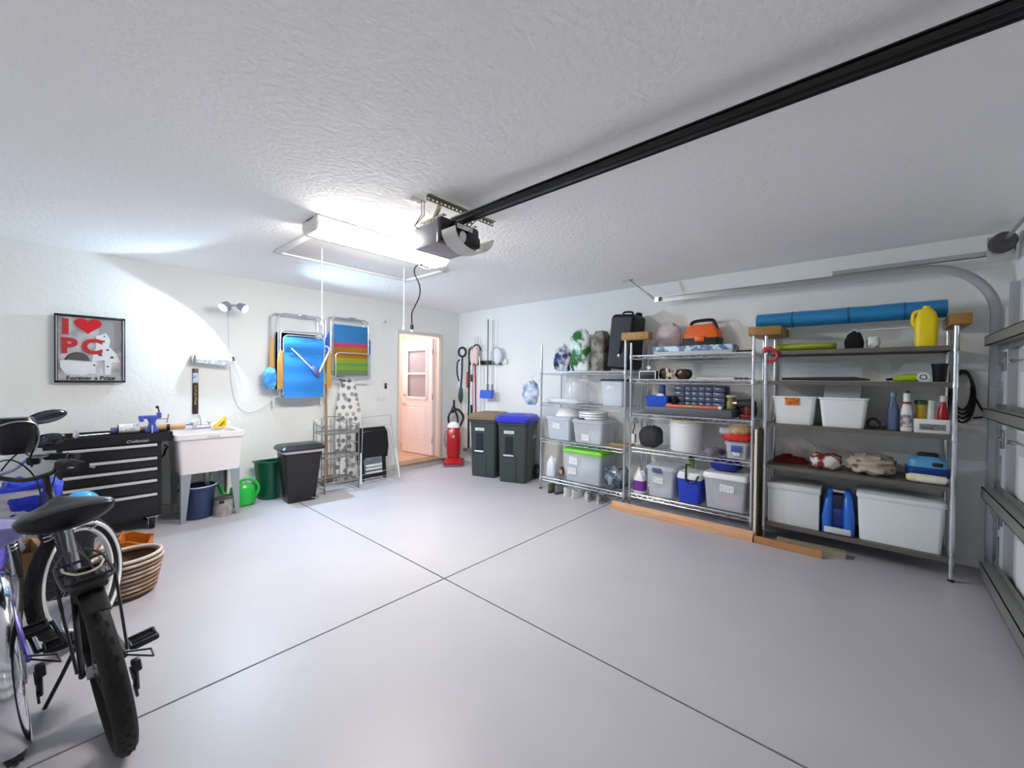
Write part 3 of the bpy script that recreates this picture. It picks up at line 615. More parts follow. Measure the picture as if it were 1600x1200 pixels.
for p0, p1 in (((-0.21, 0, 0.76), (0.25, 0, 0.78)), ((-0.27, 0, 0.06), (0.28, 0, 0.06)), ((-0.26, 0.02, 0.12), (0.29, 0.02, 0.14))): obj('rung', MB().cyl(p0, p1, 0.004, n=6), m_wire, t)
for sx in (-1, 1): obj('leg', MB().tube([(sx * 0.30 + 0.02, -0.01, 0.0), (sx * 0.27 + 0.02, -0.01, 0.42)], [0.014, 0.010], 8), m_wplastic, t)
# small things on the wall beside the door
t = thing('door_chime', 'small round white chime on the wall above the light switch', 'chime', (3.335, YB, 2.305))
obj('body', MB().lathe([(0.03, 0), (0.034, 0.02), (0.028, 0.035), (0.001, 0.037)], 20, M=Matrix.Rotation(pi / 2, 4, 'X')), m_wplastic, t)
obj('grille', MB().torus((0.012, -0.038, -0.005), 0.012, 0.003, 'y', 16, 6), m_grey, t)
t = thing('door_opener_button', 'small black button on the wall left of the open door', 'wall button', (3.375, YB, 1.325))
obj('plate', MB().rbox((0, -0.008, 0), (0.035, 0.016, 0.085), 0.004), m_black, t); obj('button', MB().rbox((0, -0.018, 0.015), (0.018, 0.008, 0.03), 0.003), m_grey, t)
t = thing('light_switch', 'white wide switch plate low on the wall left of the door', 'light switch', (3.28, YB, 1.15))
obj('plate', MB().rbox((0, -0.004, 0), (0.165, 0.008, 0.115), 0.003), m_wplastic, t)
for x in (-0.046, 0, 0.046): obj('rocker', MB().rbox((x, -0.009, 0), (0.033, 0.008, 0.066), 0.003), m_white, t)

# ---------------------------------------------------------------- bins on the floor by the back wall
m_tblack = mat('trash_black', (26, 23, 24), 0.35)
t = thing('trash_can', 'tall black lidded trash can with a white liner edge', 'trash can', (1.925, 5.06, 0.0), rz=rad(-4))
obj('body', MB().tub(0.30, 0.22, 0.42, 0.31, 0.60, 0.03, 0.006), m_tblack, t)
obj('liner', MB().loft([rrect(0.415, 0.318, 0.03, 0.575), rrect(0.43, 0.325, 0.03, 0.605)], False, False), mat('liner_white', (226, 214, 220), 0.6), t)
obj('lid', MB().loft([rrect(0.47, 0.36, 0.035, 0.605), rrect(0.48, 0.37, 0.035, 0.625), rrect(0.44, 0.33, 0.04, 0.655), rrect(0.36, 0.26, 0.04, 0.665)]), m_tblack, t)
obj('pedal', MB().tube([(0.10, -0.11, 0.03), (0.15, -0.15, 0.025), (0.18, -0.12, 0.03), (0.16, -0.08, 0.03)], 0.006, 6), m_zinc, t)
t = thing('waste_bin', 'open dark green plastic waste bin left of the black trash can', 'waste bin', (1.715, 5.36, 0.0), rz=rad(3))
gb = MB()
def dshape(w, d, z, n=10): return [(w / 2 * cos(pi + a * pi / n), d * 0.35 + d * sin(pi + a * pi / n) * 0.75, z) for a in range(n + 1)] + [(w / 2, d * 0.45, z), (-w / 2, d * 0.45, z)]
gb.loft([dshape(0.22, 0.20, 0.0), dshape(0.28, 0.27, 0.43), dshape(0.31, 0.29, 0.435), dshape(0.31, 0.29, 0.45), dshape(0.27, 0.25, 0.45), dshape(0.20, 0.18, 0.01)])
obj('body', gb, mat('green_plastic', (14, 92, 68), 0.3), t)

# ---------------------------------------------------------------- laundry sink and things round it
m_sink = mat('sink_white', (236, 230, 232), 0.3)
t = thing('laundry_sink', 'white plastic laundry sink on tapered grey legs', 'laundry sink', (1.06, 5.27, 0.0))
obj('basin', MB().loft([rrect(0.50, 0.52, 0.03, 0.48), rrect(0.55, 0.57, 0.03, 0.82), rrect(0.59, 0.60, 0.03, 0.825), rrect(0.59, 0.60, 0.03, 0.875), rrect(0.56, 0.57, 0.03, 0.88), rrect(0.50, 0.42, 0.05, 0.872, cy=-0.04), rrect(0.44, 0.36, 0.05, 0.52, cy=-0.04)]), m_sink, t)
obj('backsplash', MB().rbox((0, 0.275, 0.90), (0.59, 0.045, 0.06), 0.012), m_sink, t)
m_leg = mat('leg_grey', (148, 158, 166), 0.45)
for sx in (-1, 1):
    for sy in (-1, 1):
        q = MB(); q.loft([[(sx * 0.245, sy * 0.255, z), (sx * (0.245 - w), sy * 0.255, z), (sx * (0.245 - w), sy * 0.245, z), (sx * 0.235, sy * 0.245, z), (sx * 0.235, sy * (0.255 - w), z), (sx * 0.245, sy * (0.255 - w), z)] for z, w in ((0, 0.035), (0.49, 0.085))])
        obj('leg', q, m_leg, t, smooth=0)
obj('drain_pipe', MB().tube(smoothp([(0, -0.04, 0.51), (0, -0.04, 0.36), (0.03, 0.02, 0.30), (0.06, 0.08, 0.36), (0.06, 0.24, 0.38)]), 0.022, 10), mat('pvc_white', (206, 204, 196), 0.45), t)
fc = obj('faucet', MB().rbox((0.0, 0.20, 0.895), (0.18, 0.05, 0.03), 0.01).tube(smoothp([(0, 0.20, 0.90), (-0.01, 0.19, 0.97), (-0.03, 0.13, 1.02), (-0.05, 0.05, 0.98), (-0.05, 0.03, 0.95)]), 0.012, 10), m_chrome, t)
for x in (-0.075, 0.075):
    obj('tap_handle', MB().cyl((x, 0.20, 0.905), (x, 0.20, 0.94), 0.013, n=10).rbox((x, 0.19, 0.95), (0.06, 0.02, 0.016), 0.006), m_chrome, fc)
me = text_mb('MUSTEE', 0.03, 0.0006); obj('maker_lettering', me, mat('emboss_grey', (160, 156, 158), 0.4), t, (0.01, -0.3015, 0.835), (pi / 2, 0, 0), smooth=0)
t = thing('cleaner_bottle', 'small yellow squeeze bottle lying on the sink rim', 'bottle', (1.22, 5.42, 0.885), rz=rad(20))
obj('body', MB().loft([rrect(0.13, 0.04, 0.01, 0.0), rrect(0.12, 0.04, 0.01, 0.02), rrect(0.05, 0.035, 0.01, 0.075, cx=0.04), rrect(0.03, 0.03, 0.01, 0.105, cx=0.055)]), mat('yellow_plastic', (238, 204, 20), 0.35), t)
obj('label_patch', MB().prism([(-0.03, 0.012), (0.0, 0.012), (0.045, 0.062), (0.02, 0.055)], -0.022, -0.0205, 'y'), mat('orange_brown', (176, 90, 24), 0.5), t, smooth=0)
t = thing('scrub_brush', 'blue scrub brush lying at the left rim of the sink', 'brush', (0.90, 5.44, 0.885))
obj('handle', MB().rbox((0, 0, 0.045), (0.17, 0.03, 0.014), 0.006), mat('brush_blue', (46, 104, 200), 0.4), t); obj('bristles', MB().rbox((0.02, 0, 0.02), (0.12, 0.03, 0.04), 0.005), m_wplastic, t)
t = thing('bucket', 'navy blue plastic bucket under the laundry sink', 'bucket', (0.98, 5.19, 0.0))
obj('body', MB().lathe([(0.125, 0), (0.15, 0.29), (0.162, 0.295), (0.162, 0.325), (0.148, 0.325), (0.146, 0.29), (0.12, 0.008)], 28, sx=1.0), mat('navy_plastic', (44, 58, 96), 0.4), t)
obj('rim_band', MB().torus((0, 0, 0.325), 0.156, 0.008, 'z', 28, 6), mat('band_silver', (176, 186, 206), 0.4), t)
t = thing('paint_can', 'dull metal paint can with a black lid rim under the sink', 'paint can', (1.175, 5.06, 0.0))
obj('can', MB().lathe([(0.078, 0), (0.08, 0.005), (0.08, 0.175), (0.083, 0.18), (0.083, 0.19), (0.07, 0.185)], 24), mat('can_paper', (196, 190, 186), 0.5, var=((150, 146, 144), 20, 0.15)), t)
obj('lid', MB().lathe([(0.084, 0.176), (0.084, 0.194), (0.075, 0.196), (0.07, 0.19)], 24), mat('lid_dark', (96, 92, 88), 0.4, 0.5), t)
obj('label_patch', MB().rbox((-0.035, -0.073, 0.155), (0.045, 0.012, 0.03), 0.002), m_black, t)
t = thing('watering_can', 'bright green plastic watering can on the floor right of the sink', 'watering can', (1.41, 5.31, 0.0), rz=rad(-15))
m_wc = mat('bright_green', (40, 190, 70), 0.25)
obj('body', MB().lathe([(0.10, 0), (0.125, 0.02), (0.13, 0.12), (0.115, 0.20), (0.08, 0.235), (0.06, 0.23)], 26, sx=1.0, sy=0.8), m_wc, t)
obj('handle', MB().torus((0.04, 0, 0.17), 0.115, 0.016, 'y', 24, 8, a0=-1.2, a1=2.6), m_wc, t)
obj('spout', MB().tube(smoothp([(-0.10, 0, 0.06), (-0.17, 0, 0.14), (-0.22, 0, 0.26)]), [0.03] * 6 + [0.018] * 5, 10), m_wc, t)

# ---------------------------------------------------------------- tool chest
m_tc = mat('chest_black', (20, 19, 22), 0.35, bump=(60, 0.04)); m_h = mat('handle_silver', (214, 214, 218), 0.3, 0.4)
t = thing('tool_chest', 'black rolling tool chest with silver drawer pulls', 'tool chest', (0.345, 5.275, 0.0))
obj('cabinet', MB().rbox((0, 0.01, 0.475), (0.67, 0.44, 0.70), 0.006), m_tc, t)
for z0, z1 in ((0.70, 0.815), (0.60, 0.69), (0.49, 0.59), (0.36, 0.48), (0.145, 0.35)):
    dr = obj('drawer', MB().rbox((0, -0.215, (z0 + z1) / 2), (0.61, 0.02, z1 - z0), 0.004), m_tc, t)
    obj('pull', MB().rbox((0, -0.232, z1 - 0.017), (0.60, 0.018, 0.024), 0.004), m_h, dr)
obj('top_tray', MB().tub(0.82, 0.48, 0.83, 0.49, 0.085, 0.012, 0.02, z=0.825), m_tc, t)
obj('side_rail', MB().tube([(0.36, -0.16, 0.78), (0.385, -0.16, 0.76), (0.385, -0.05, 0.72), (0.38, 0.0, 0.66), (0.34, 0.0, 0.62)], 0.009, 8), m_black, t)
bd = obj('badge', MB().rbox((0.16, -0.246, 0.845), (0.17, 0.006, 0.034), 0.003), mat('badge_dark', (40, 40, 44), 0.3), t)
me = text_mb('Craftsman', 0.036, 0.0006, shear=0.3); obj('lettering', me, m_h, bd, (0.16, -0.2498, 0.846), (pi / 2, 0, 0), smooth=0)
for sx in (-1, 1):
    for sy in (-1, 1):
        cst = obj('caster', MB().rbox((sx * 0.27, sy * 0.17, 0.115), (0.09, 0.07, 0.012), 0.003).cb((sx * 0.27 - 0.028, sy * 0.17, 0.08), (0.006, 0.04, 0.07)).cb((sx * 0.27 + 0.028, sy * 0.17, 0.08), (0.006, 0.04, 0.07)), m_zinc, t)
        obj('caster_wheel', MB().lathe([(0.02, -0.02), (0.055, -0.016), (0.057, 0.0), (0.055, 0.016), (0.02, 0.02)], 20, M=Matrix.Translation((sx * 0.27, sy * 0.17 + 0.01, 0.057)) @ Matrix.Rotation(pi / 2, 4, 'Y')), m_rubber, cst)
# things on the chest
m_vb = mat('vise_blue', (70, 92, 190), 0.4)
t = thing('bench_vise', 'blue bench vise clamped to the front edge of the tool chest', 'vise', (0.615, 5.10, 0.912))
obj('base', MB().rbox((0, 0.02, 0.02), (0.10, 0.09, 0.04), 0.01).loft([rrect(0.07, 0.06, 0.01, 0.03), rrect(0.045, 0.045, 0.01, 0.09), rrect(0.07, 0.06, 0.01, 0.13)]), m_vb, t)
obj('jaw', MB().rbox((-0.02, 0, 0.145), (0.15, 0.06, 0.03), 0.006).rbox((-0.075, 0, 0.13), (0.03, 0.065, 0.05), 0.005).rbox((0.05, 0, 0.16), (0.03, 0.065, 0.05), 0.005), m_vb, t)
obj('screw', MB().cyl((0.03, 0, 0.125), (0.12, 0, 0.125), 0.009, n=10).cyl((0.115, -0.05, 0.17), (0.115, 0.05, 0.08), 0.005, n=8), m_chrome, t)
obj('clamp_rod', MB().cyl((-0.005, -0.05, -0.06), (-0.005, -0.05, 0.07), 0.006, n=8).cyl((-0.005, -0.05, 0.03), (0.0, 0.0, 0.03), 0.006, n=8), m_h, t)
obj('knob', MB().cyl((0.055, 0.02, 0.18), (0.045, 0.02, 0.23), 0.006, n=8).ell((0.04, 0.02, 0.235), (0.014, 0.014, 0.014), 10, 6), m_black, t)
t = thing('wooden_bat', 'pale wooden club with a black band lying across the chest edge', 'club', (0.67, 5.17, 0.944), rz=rad(-8))
obj('shaft', MB().tube([(-0.19, 0, 0), (-0.17, 0, 0), (-0.02, 0, 0.0), (0.02, 0, 0), (0.19, 0, 0), (0.205, 0, 0)], [0.012, 0.02, 0.024, 0.029, 0.03, 0.02], 12), wood('pale_club', (214, 172, 128), (190, 144, 100), 5), t)
obj('band', MB().cyl((0.06, 0, 0), (0.085, 0, 0), 0.0315, n=14), m_black, t)
t = thing('tape_roll', 'white paper roll with a purple end lying on the tool chest', 'paper roll', (0.43, 5.15, 0.912))
obj('roll', MB().cyl((-0.04, 0, 0.045), (0.10, 0, 0.045), 0.042, n=20), m_paper, t)
obj('core', MB().cyl((-0.046, 0, 0.045), (-0.04, 0, 0.045), 0.036, n=20), mat('purple_core', (70, 60, 130), 0.5), t)
obj('cover', MB().cyl((-0.09, 0.01, 0.03), (-0.05, 0.01, 0.03), 0.03, n=16), mat('violet_tape', (88, 78, 140), 0.5), t)
t = thing('socket_wrench', 'chrome socket wrench lying in the tray of the tool chest', 'wrench', (0.23, 5.10, 0.912), rz=rad(12))
obj('handle', MB().cyl((-0.1, 0, 0.012), (0.10, 0, 0.012), 0.009, n=10), m_chrome, t); obj('head', MB().lathe([(0.02, 0), (0.02, 0.025), (0.012, 0.06)], 16, (-0.11, 0, 0)), m_chrome, t)

# ---------------------------------------------------------------- corner: vacuum, trimmer, tool rack, carts
RW = -pi / 2
m_vred = mat('vacuum_red', (176, 20, 30), 0.22)
t = thing('upright_vacuum', 'red upright vacuum cleaner with a white cap standing in the corner', 'vacuum cleaner', (4.44, 5.25, 0), rz=rad(-40))
obj('floor_head', MB().loft([rrect(0.30, 0.28, 0.05, 0.012), rrect(0.32, 0.30, 0.05, 0.03), rrect(0.32, 0.30, 0.05, 0.07), rrect(0.24, 0.20, 0.05, 0.12, cy=0.03)]), m_vred, t)
obj('bumper', MB().loft([rrect(0.325, 0.305, 0.05, 0.006), rrect(0.33, 0.31, 0.05, 0.03)]), m_grey, t)
for sx in (-1, 1): obj('wheel', MB().lathe([(0.04, -0.015), (0.045, 0), (0.04, 0.015)], 16, M=Matrix.Translation((sx * 0.155, 0.12, 0.045)) @ Matrix.Rotation(pi / 2, 4, 'Y')), m_rubber, t)
def vring(w, d, z, cy): return rrect(w, d, 0.06, z, 4, 0, cy)
obj('body', MB().loft([vring(0.14, 0.12, 0.10, 0.06), vring(0.22, 0.17, 0.17, 0.08), vring(0.235, 0.18, 0.40, 0.12), vring(0.21, 0.16, 0.58, 0.15), vring(0.17, 0.13, 0.64, 0.16)]), m_vred, t)
obj('cap', MB().loft([vring(0.20, 0.16, 0.615, 0.145), vring(0.21, 0.165, 0.64, 0.15), vring(0.16, 0.12, 0.69, 0.16), vring(0.06, 0.05, 0.71, 0.165)]), m_wplastic, t)
obj('emblem', MB().ell((0, 0.022, 0.47), (0.025, 0.012, 0.025), 14, 8), mat('emblem_silver', (220, 190, 190), 0.3, 0.5), t)
obj('handle', MB().tube(smoothp([(-0.07, 0.17, 0.64), (-0.09, 0.18, 0.78), (-0.04, 0.19, 0.90), (0.0, 0.20, 1.0), (0.0, 0.2, 1.08)]), 0.018, 8).tube(smoothp([(0.07, 0.17, 0.64), (0.06, 0.18, 0.80), (0.02, 0.19, 0.90), (0.0, 0.2, 1.0)]), 0.018, 8), m_black, t)
obj('hose', MB().tube(smoothp([(0.09, 0.20, 0.60), (0.16, 0.20, 0.76), (0.13, 0.20, 0.86), (0.04, 0.21, 0.92), (-0.03, 0.22, 0.86)]), 0.02, 8), mat('hose_black', (24, 22, 22), 0.5, bump=(90, 0.2)), t)
obj('cord', MB().tube(smoothp([(-0.12, 0.14, 0.56), (-0.15, 0.13, 0.42), (-0.13, 0.14, 0.28)]), 0.006, 6), m_black, t)
t = thing('string_trimmer', 'black garden trimmer with a ring handle and green grip hung in the corner', 'trimmer', (4.72, 5.40, 1.02), rz=rad(-45))
obj('shaft', MB().tube(smoothp([(0, 0, 0.0), (0.0, 0, 0.25), (0.015, 0, 0.5), (0.02, 0, 0.80)]), 0.017, 8), m_black, t)
obj('ring_handle', MB().torus((0.02, 0, 0.89), 0.062, 0.019, 'y', 24, 8, ry=1.25), m_black, t)
obj('strap', MB().tube(smoothp([(-0.02, -0.01, 0.76), (-0.06, -0.01, 0.70), (-0.065, -0.01, 0.52), (-0.03, -0.01, 0.38)]), 0.014, 6), m_black, t)
obj('grip', MB().loft([rrect(0.06, 0.05, 0.015, 0.03), rrect(0.09, 0.06, 0.015, 0.12), rrect(0.07, 0.05, 0.015, 0.24), rrect(0.035, 0.03, 0.01, 0.29)]), mat('dark_green_grip', (22, 66, 58), 0.4), t)
# rack on the right wall
t = thing('tool_rack', 'black and white wall rack with clips for brooms on the right wall', 'tool rack', (XR, 4.90, 1.72), rz=RW)
obj('bar', MB().rbox((0.0, -0.02, 0), (0.78, 0.035, 0.07), 0.006), m_black, t)
obj('end_bar', MB().rbox((0.43, -0.02, 0.01), (0.14, 0.035, 0.075), 0.006), m_wplastic, t)
for x in (-0.32, -0.2, -0.06, 0.06, 0.16, 0.27): obj('clip', MB().rbox((x, -0.045, 0), (0.045, 0.03, 0.05), 0.008), m_black, t)
def pole(name, label, cat, y, z0, z1, m, r=0.012, dy=0.0, x=4.745):
    t = thing(name, label, cat, (x, y, z0), rz=RW)
    obj('shaft', MB().cyl((0, 0, 0), (dy, 0, z1 - z0), r, n=10), m, t); return t
t = pole('dust_mop', 'black pole mop with a hooked top hanging at the left of the rack', 'mop', 5.22, 0.25, 1.90, m_black, 0.016)
obj('hook', MB().torus((0.08, 0, 1.65), 0.08, 0.016, 'y', 16, 8, a0=pi / 2, a1=pi), m_black, t); obj('head', MB().rbox((0, 0, -0.03), (0.22, 0.06, 0.06), 0.01), m_grey, t)
t = pole('duster_pole', 'white pole with black grips hanging in the rack', 'pole', 5.15, 0.30, 1.98, m_wplastic, 0.014)
for z0, z1 in ((0.55, 0.70), (1.10, 1.22), (1.55, 1.70)): obj('grip', MB().cyl((0, 0, z0), (0, 0, z1), 0.019, n=10), m_black, t)
obj('hanging_loop', MB().torus((0.01, 0, 1.76), 0.03, 0.008, 'y', 18, 6, ry=3.2), m_wplastic, t)
t = pole('pink_mop', 'red-handled mop with a pale pink head at the top of the rack', 'mop', 5.02, 0.28, 1.96, mat('handle_red', (166, 40, 60), 0.4), 0.013, dy=-0.06)
obj('head', MB().blob((-0.06, 0.0, 1.42), (0.17, 0.06, 0.30), 5, 0.2, 2.0, flat=False), mat('pink_cloth', (224, 200, 196), 0.9), t)
obj('loop', MB().torus((-0.05, 0, 1.80), 0.03, 0.008, 'y', 18, 6, ry=3.0), m_wplastic, t)
obj('hook', MB().torus((0.0, -0.02, 1.64), 0.10, 0.012, 'y', 16, 8, a0=0, a1=pi), m_black, t)
t = pole('white_broom', 'slim white broom pole leaning in the rack beside the blue shovel', 'broom', 4.93, 0.28, 1.82, m_wplastic, 0.012, dy=-0.03); obj('head', MB().rbox((0, 0, -0.05), (0.2, 0.05, 0.10), 0.01), m_grey, t)
t = pole('blue_dustpan', 'long-handled blue plastic scoop hanging in the rack', 'dustpan', 4.74, 1.20, 2.42, mat('grey_pole', (92, 98, 110), 0.4, 0.4), 0.010, x=4.72)
obj('scoop', MB().loft([rrect(0.27, 0.05, 0.01, -0.07, cy=-0.03), rrect(0.28, 0.06, 0.01, 0.06, cy=-0.01), rrect(0.26, 0.03, 0.01, 0.065, cy=0.0)]), mat('scoop_blue', (44, 96, 206), 0.35), t)
obj('socket', MB().cyl((0, 0, -0.02), (0, 0, 0.16), 0.018, n=10), m_grey, t)
t = pole('thin_rod', 'thin grey rod hanging right of the blue scoop', 'rod', 4.66, 1.28, 2.40, mat('pale_grey_rod', (160, 164, 172), 0.4, 0.4), 0.006)
obj('tip', MB().cyl((0, 0, -0.02), (0, 0, 0.08), 0.012, n=8), m_grey, t)
t = thing('hoop_net', 'white hoop net resting on the right end of the rack', 'net', (4.75, 4.58, 1.76), rz=RW)
obj('hoop', MB().torus((0, 0, 0.06), 0.12, 0.006, 'y', 24, 6, ry=1.15), mat('hoop_grey', (150, 150, 160), 0.4, 0.5), t)
obj('mesh', MB().lathe([(0.118, 0.0), (0.10, 0.015), (0.001, 0.03)], 24, M=Matrix.Translation((0, 0.03, 0.06)) @ Matrix.Rotation(pi / 2, 4, 'X') @ Matrix.Scale(1.15, 4, (0, 1, 0))), mat('net_white', (226, 228, 236), 0.8), t)
obj('handle', MB().cyl((-0.05, 0, 0.19), (-0.07, 0, 0.26), 0.006, n=8), m_zinc, t)
t = thing('red_scraper', 'small red scraper hanging at the far left of the rack', 'scraper', (4.78, 5.30, 1.30), rz=RW)
obj('blade', MB().rbox((0, 0, 0.13), (0.035, 0.02, 0.28), 0.006), mat('scraper_red', (190, 70, 76), 0.4), t); obj('handle', MB().cyl((0, 0, 0.26), (0, 0, 0.42), 0.009, n=8), m_wplastic, t)

# wheeled carts
m_cart = mat('cart_green_grey', (56, 66, 64), 0.45, bump=(40, 0.05))
def cart(label, loc, rz, lidm):
    t = thing('wheeled_bin', label, 'wheeled bin', loc, rz, 'wheeled household bins in the corner')
    W0, W1, D0, D1, H = 0.40, 0.47, 0.36, 0.50, 0.86
    b = MB(); b.loft([rrect(W0, D0, 0.05, 0.0, cy=-0.04), rrect(W0 + 0.01, D0 + 0.02, 0.05, 0.03, cy=-0.03), rrect(W1 - 0.02, D1 - 0.03, 0.05, H - 0.06, cy=0.0), rrect(W1, D1, 0.05, H - 0.055), rrect(W1, D1, 0.05, H), rrect(W1 - 0.02, D1 - 0.02, 0.05, H)])
    obj('body', b, m_cart, t)
    ly = lambda z: -(D0 / 2 + 0.04) - (D1 / 2 - D0 / 2 - 0.05) * z / H
    tilt = Matrix.Rotation(0, 4, 'X')
    obj('recess', MB().loft([[(x * 0.055 - 0.05, ly(0.6) + y, z) for x, z in ((-1, 0.40), (1, 0.40), (1, 0.62), (0.8, 0.645), (-0.8, 0.645), (-1, 0.62))] for y in (0.012, -0.006)]), mat('recess_shade', (20, 22, 24), 0.6), t, smooth=0)  # solid dark slab, its colour painted as the shade inside the hollow
    obj('lift_bar', MB().cyl((-0.12, ly(0.4) - 0.018, 0.38), (0.03, ly(0.4) - 0.018, 0.38), 0.013, n=10), m_h, t)
    obj('rib', MB().box(0.05, 0.062, ly(0.2) - 0.008, ly(0.2) + 0.01, 0.02, 0.36), m_cart, t, smooth=0)
    st = obj('number_plate', MB().box(-0.12, 0.03, ly(0.7) - 0.007, ly(0.7) + 0.004, 0.685, 0.725), m_wplastic, t, smooth=0)
    me = text_mb('SF 005236', 0.030, 0.0005); obj('lettering', me, mat('plate_blue', (40, 60, 90), 0.5), st, (-0.045, ly(0.7) - 0.0076, 0.704), (pi / 2, 0, 0), smooth=0)
    for sx in (-1, 1):
        x = sx * (W1 / 2 - 0.004)
        me = text_mb('Lake', 0.075, 0.0008, shear=0.25)
        lg = obj('side_lettering', me, m_h, t, (sx * 0.2335, 0.02, 0.63), (pi / 2 , rad(0), sx * pi / 2), smooth=0)
    sw = MB(); sw.tube([(0.236 - 0.012 * 0, 0.10 + 0.045 * cos(a), 0.66 + 0.045 * sin(a)) for a in [i * 0.35 for i in range(16)]], 0.004, 5); obj('side_emblem', sw, m_h, t)
    for sx in (-1, 1):
        w = obj('wheel', MB().lathe([(0.03, -0.02), (0.095, -0.02), (0.10, 0.0), (0.095, 0.02), (0.03, 0.02)], 24, M=Matrix.Translation((sx * 0.225, 0.20, 0.10)) @ Matrix.Rotation(pi / 2, 4, 'Y')), m_rubber, t)
        obj('hub', MB().lathe([(0.035, -0.026), (0.035, 0.026)], 16, M=Matrix.Translation((sx * 0.225, 0.20, 0.10)) @ Matrix.Rotation(pi / 2, 4, 'Y')), m_grey, w)
    obj('axle', MB().cyl((-0.24, 0.20, 0.10), (0.24, 0.20, 0.10), 0.012, n=8), m_zinc, t)
    obj('wheel_arch', MB().rbox((0, 0.17, 0.16), (0.36, 0.10, 0.16), 0.03), m_cart, t)
    ld = MB(); ld.loft([rrect(W1 + 0.03, D1 + 0.03, 0.06, H - 0.012, cy=-0.01), rrect(W1 + 0.035, D1 + 0.035, 0.06, H + 0.03, cy=-0.01), rrect(W1 - 0.02, D1 - 0.03, 0.06, H + 0.07, cy=0.01), rrect(W1 - 0.12, D1 - 0.14, 0.06, H + 0.085, cy=0.03)])
    l = obj('lid', ld, lidm, t); obj('lid_panel', MB().rbox((0, 0.0, H + 0.087), (0.20, 0.16, 0.012), 0.005), lidm, l)
    obj('handle', MB().cyl((-0.2, 0.285, H + 0.0), (0.2, 0.285, H + 0.0), 0.016, n=10).rbox((-0.17, 0.265, H), (0.04, 0.05, 0.05), 0.01).rbox((0.17, 0.265, H), (0.04, 0.05, 0.05), 0.01), m_cart, t)
    return t
cart('dark green-grey wheeled bin with a tan brown lid', (4.42, 4.375, 0), rad(-73.6), mat('lid_tan', (128, 108, 78), 0.5))
cart('dark green-grey wheeled bin with a bright blue lid', (4.465, 3.85, 0), rad(-70), mat('lid_blue', (42, 48, 196), 0.4))

# ---------------------------------------------------------------- shelving units along the right wall
PR = 0.0127
def unit(name, label, X, y0, y1, zs, ztop, solid=False, depth=0.457):
    ym = (y0 + y1) / 2; w = y1 - y0
    t = thing(name, label, 'shelving unit', (X, ym, 0), group='metal shelving units on the right wall')
    for x in (0, depth):
        for y in (-w / 2, w / 2):
            r = PR * (1.25 if solid else 1.0)
            p = obj('post', MB().cyl((x, y, 0.02), (x, y, ztop), r, n=12).ell((x, y, ztop), (r, r, 0.008), 12, 4, v0=0), m_chrome, t)
            obj('foot', MB().lathe([(0.010, 0), (0.018, 0.004), (0.018, 0.014), (0.008, 0.022)], 12, (x, y, 0)), m_black, p)
    for z in zs:
        s = MB(); R = 0.0032
        if solid:
            s.rbox((depth / 2, 0, z - 0.010), (depth - 0.01, w - 0.03, 0.020), 0.004, 1)
            s.box(0.0, 0.006, -w / 2 + 0.014, w / 2 - 0.014, z - 0.034, z).box(depth - 0.006, depth, -w / 2 + 0.014, w / 2 - 0.014, z - 0.034, z)
            s.box(0, depth, -w / 2 + 0.010, -w / 2 + 0.016, z - 0.034, z).box(0, depth, w / 2 - 0.016, w / 2 - 0.010, z - 0.034, z)
            sh = obj('shelf', s, mat('dark_shelf', (112, 106, 100), 0.45, 0.4, bump=(40, 0.1)), t, smooth=0)
        else:
            n = int(w / 0.026)
            for i in range(n + 1):
                y = -w / 2 + 0.012 + (w - 0.024) * i / n; s.box(0, depth, y - 0.0018, y + 0.0018, z - 0.004, z)
            for x in (0.0, 0.15, 0.305, depth): s.box(x - 0.003, x + 0.003, -w / 2, w / 2, z - 0.010, z - 0.004)
            sh = obj('wire_shelf', s, m_chrome, t, smooth=0)
        for x in ((0.0, depth) if not solid else ()):
            tr = MB(); tr.cyl((x, -w / 2, z - 0.003), (x, w / 2, z - 0.003), 0.0038, n=6).cyl((x, -w / 2, z - 0.042), (x, w / 2, z - 0.042), 0.0034, n=6)
            k = int(w / 0.06); pts = []
            for i in range(k + 1): pts.append((x, -w / 2 + w * i / k, z - 0.006 if i % 2 else z - 0.040))
            tr.tube(pts, 0.0026, 5); obj('truss_rail', tr, m_chrome, sh)
        for y in (-w / 2, w / 2):
            tr = MB(); tr.cyl((0, y, z - 0.003), (depth, y, z - 0.003), 0.0036, n=6).cyl((0, y, z - 0.042), (depth, y, z - 0.042), 0.0034, n=6)
            if not solid: tr.tube([(depth * i / 8, y, z - 0.006 if i % 2 else z - 0.040) for i in range(9)], 0.0026, 5)
            obj('side_rail', tr, m_chrome, sh)
        for x in (0, depth):
            for y in (-w / 2, w / 2):
                obj('collar', MB().lathe([(PR + 0.001, -0.045), (PR + 0.006, -0.04), (PR + 0.004, 0.005), (PR + 0.001, 0.008)], 12, (x, y, z)), m_chrome, sh)
    return t
U1, U2, U3 = 4.30, 4.33, 4.36
S1 = [0.165, 0.665, 1.14, 1.555]; S2 = [0.18, 0.695, 1.08, 1.465, 1.73]; S3 = [0.165, 0.69, 1.07, 1.46, 1.73]
unit('shelving_unit', 'chrome wire shelving unit nearest the bins holding the suitcase', U1, 2.115, 3.305, S1, 1.90)
unit('shelving_unit', 'chrome wire shelving unit in the middle with the orange toolbox on top', U2, 0.85, 2.06, S2, 1.87)
unit('shelving_unit', 'dark-shelved metal unit nearest the garage door under the blue roll', U3, -0.435, 0.755, S3, 1.87, solid=True)

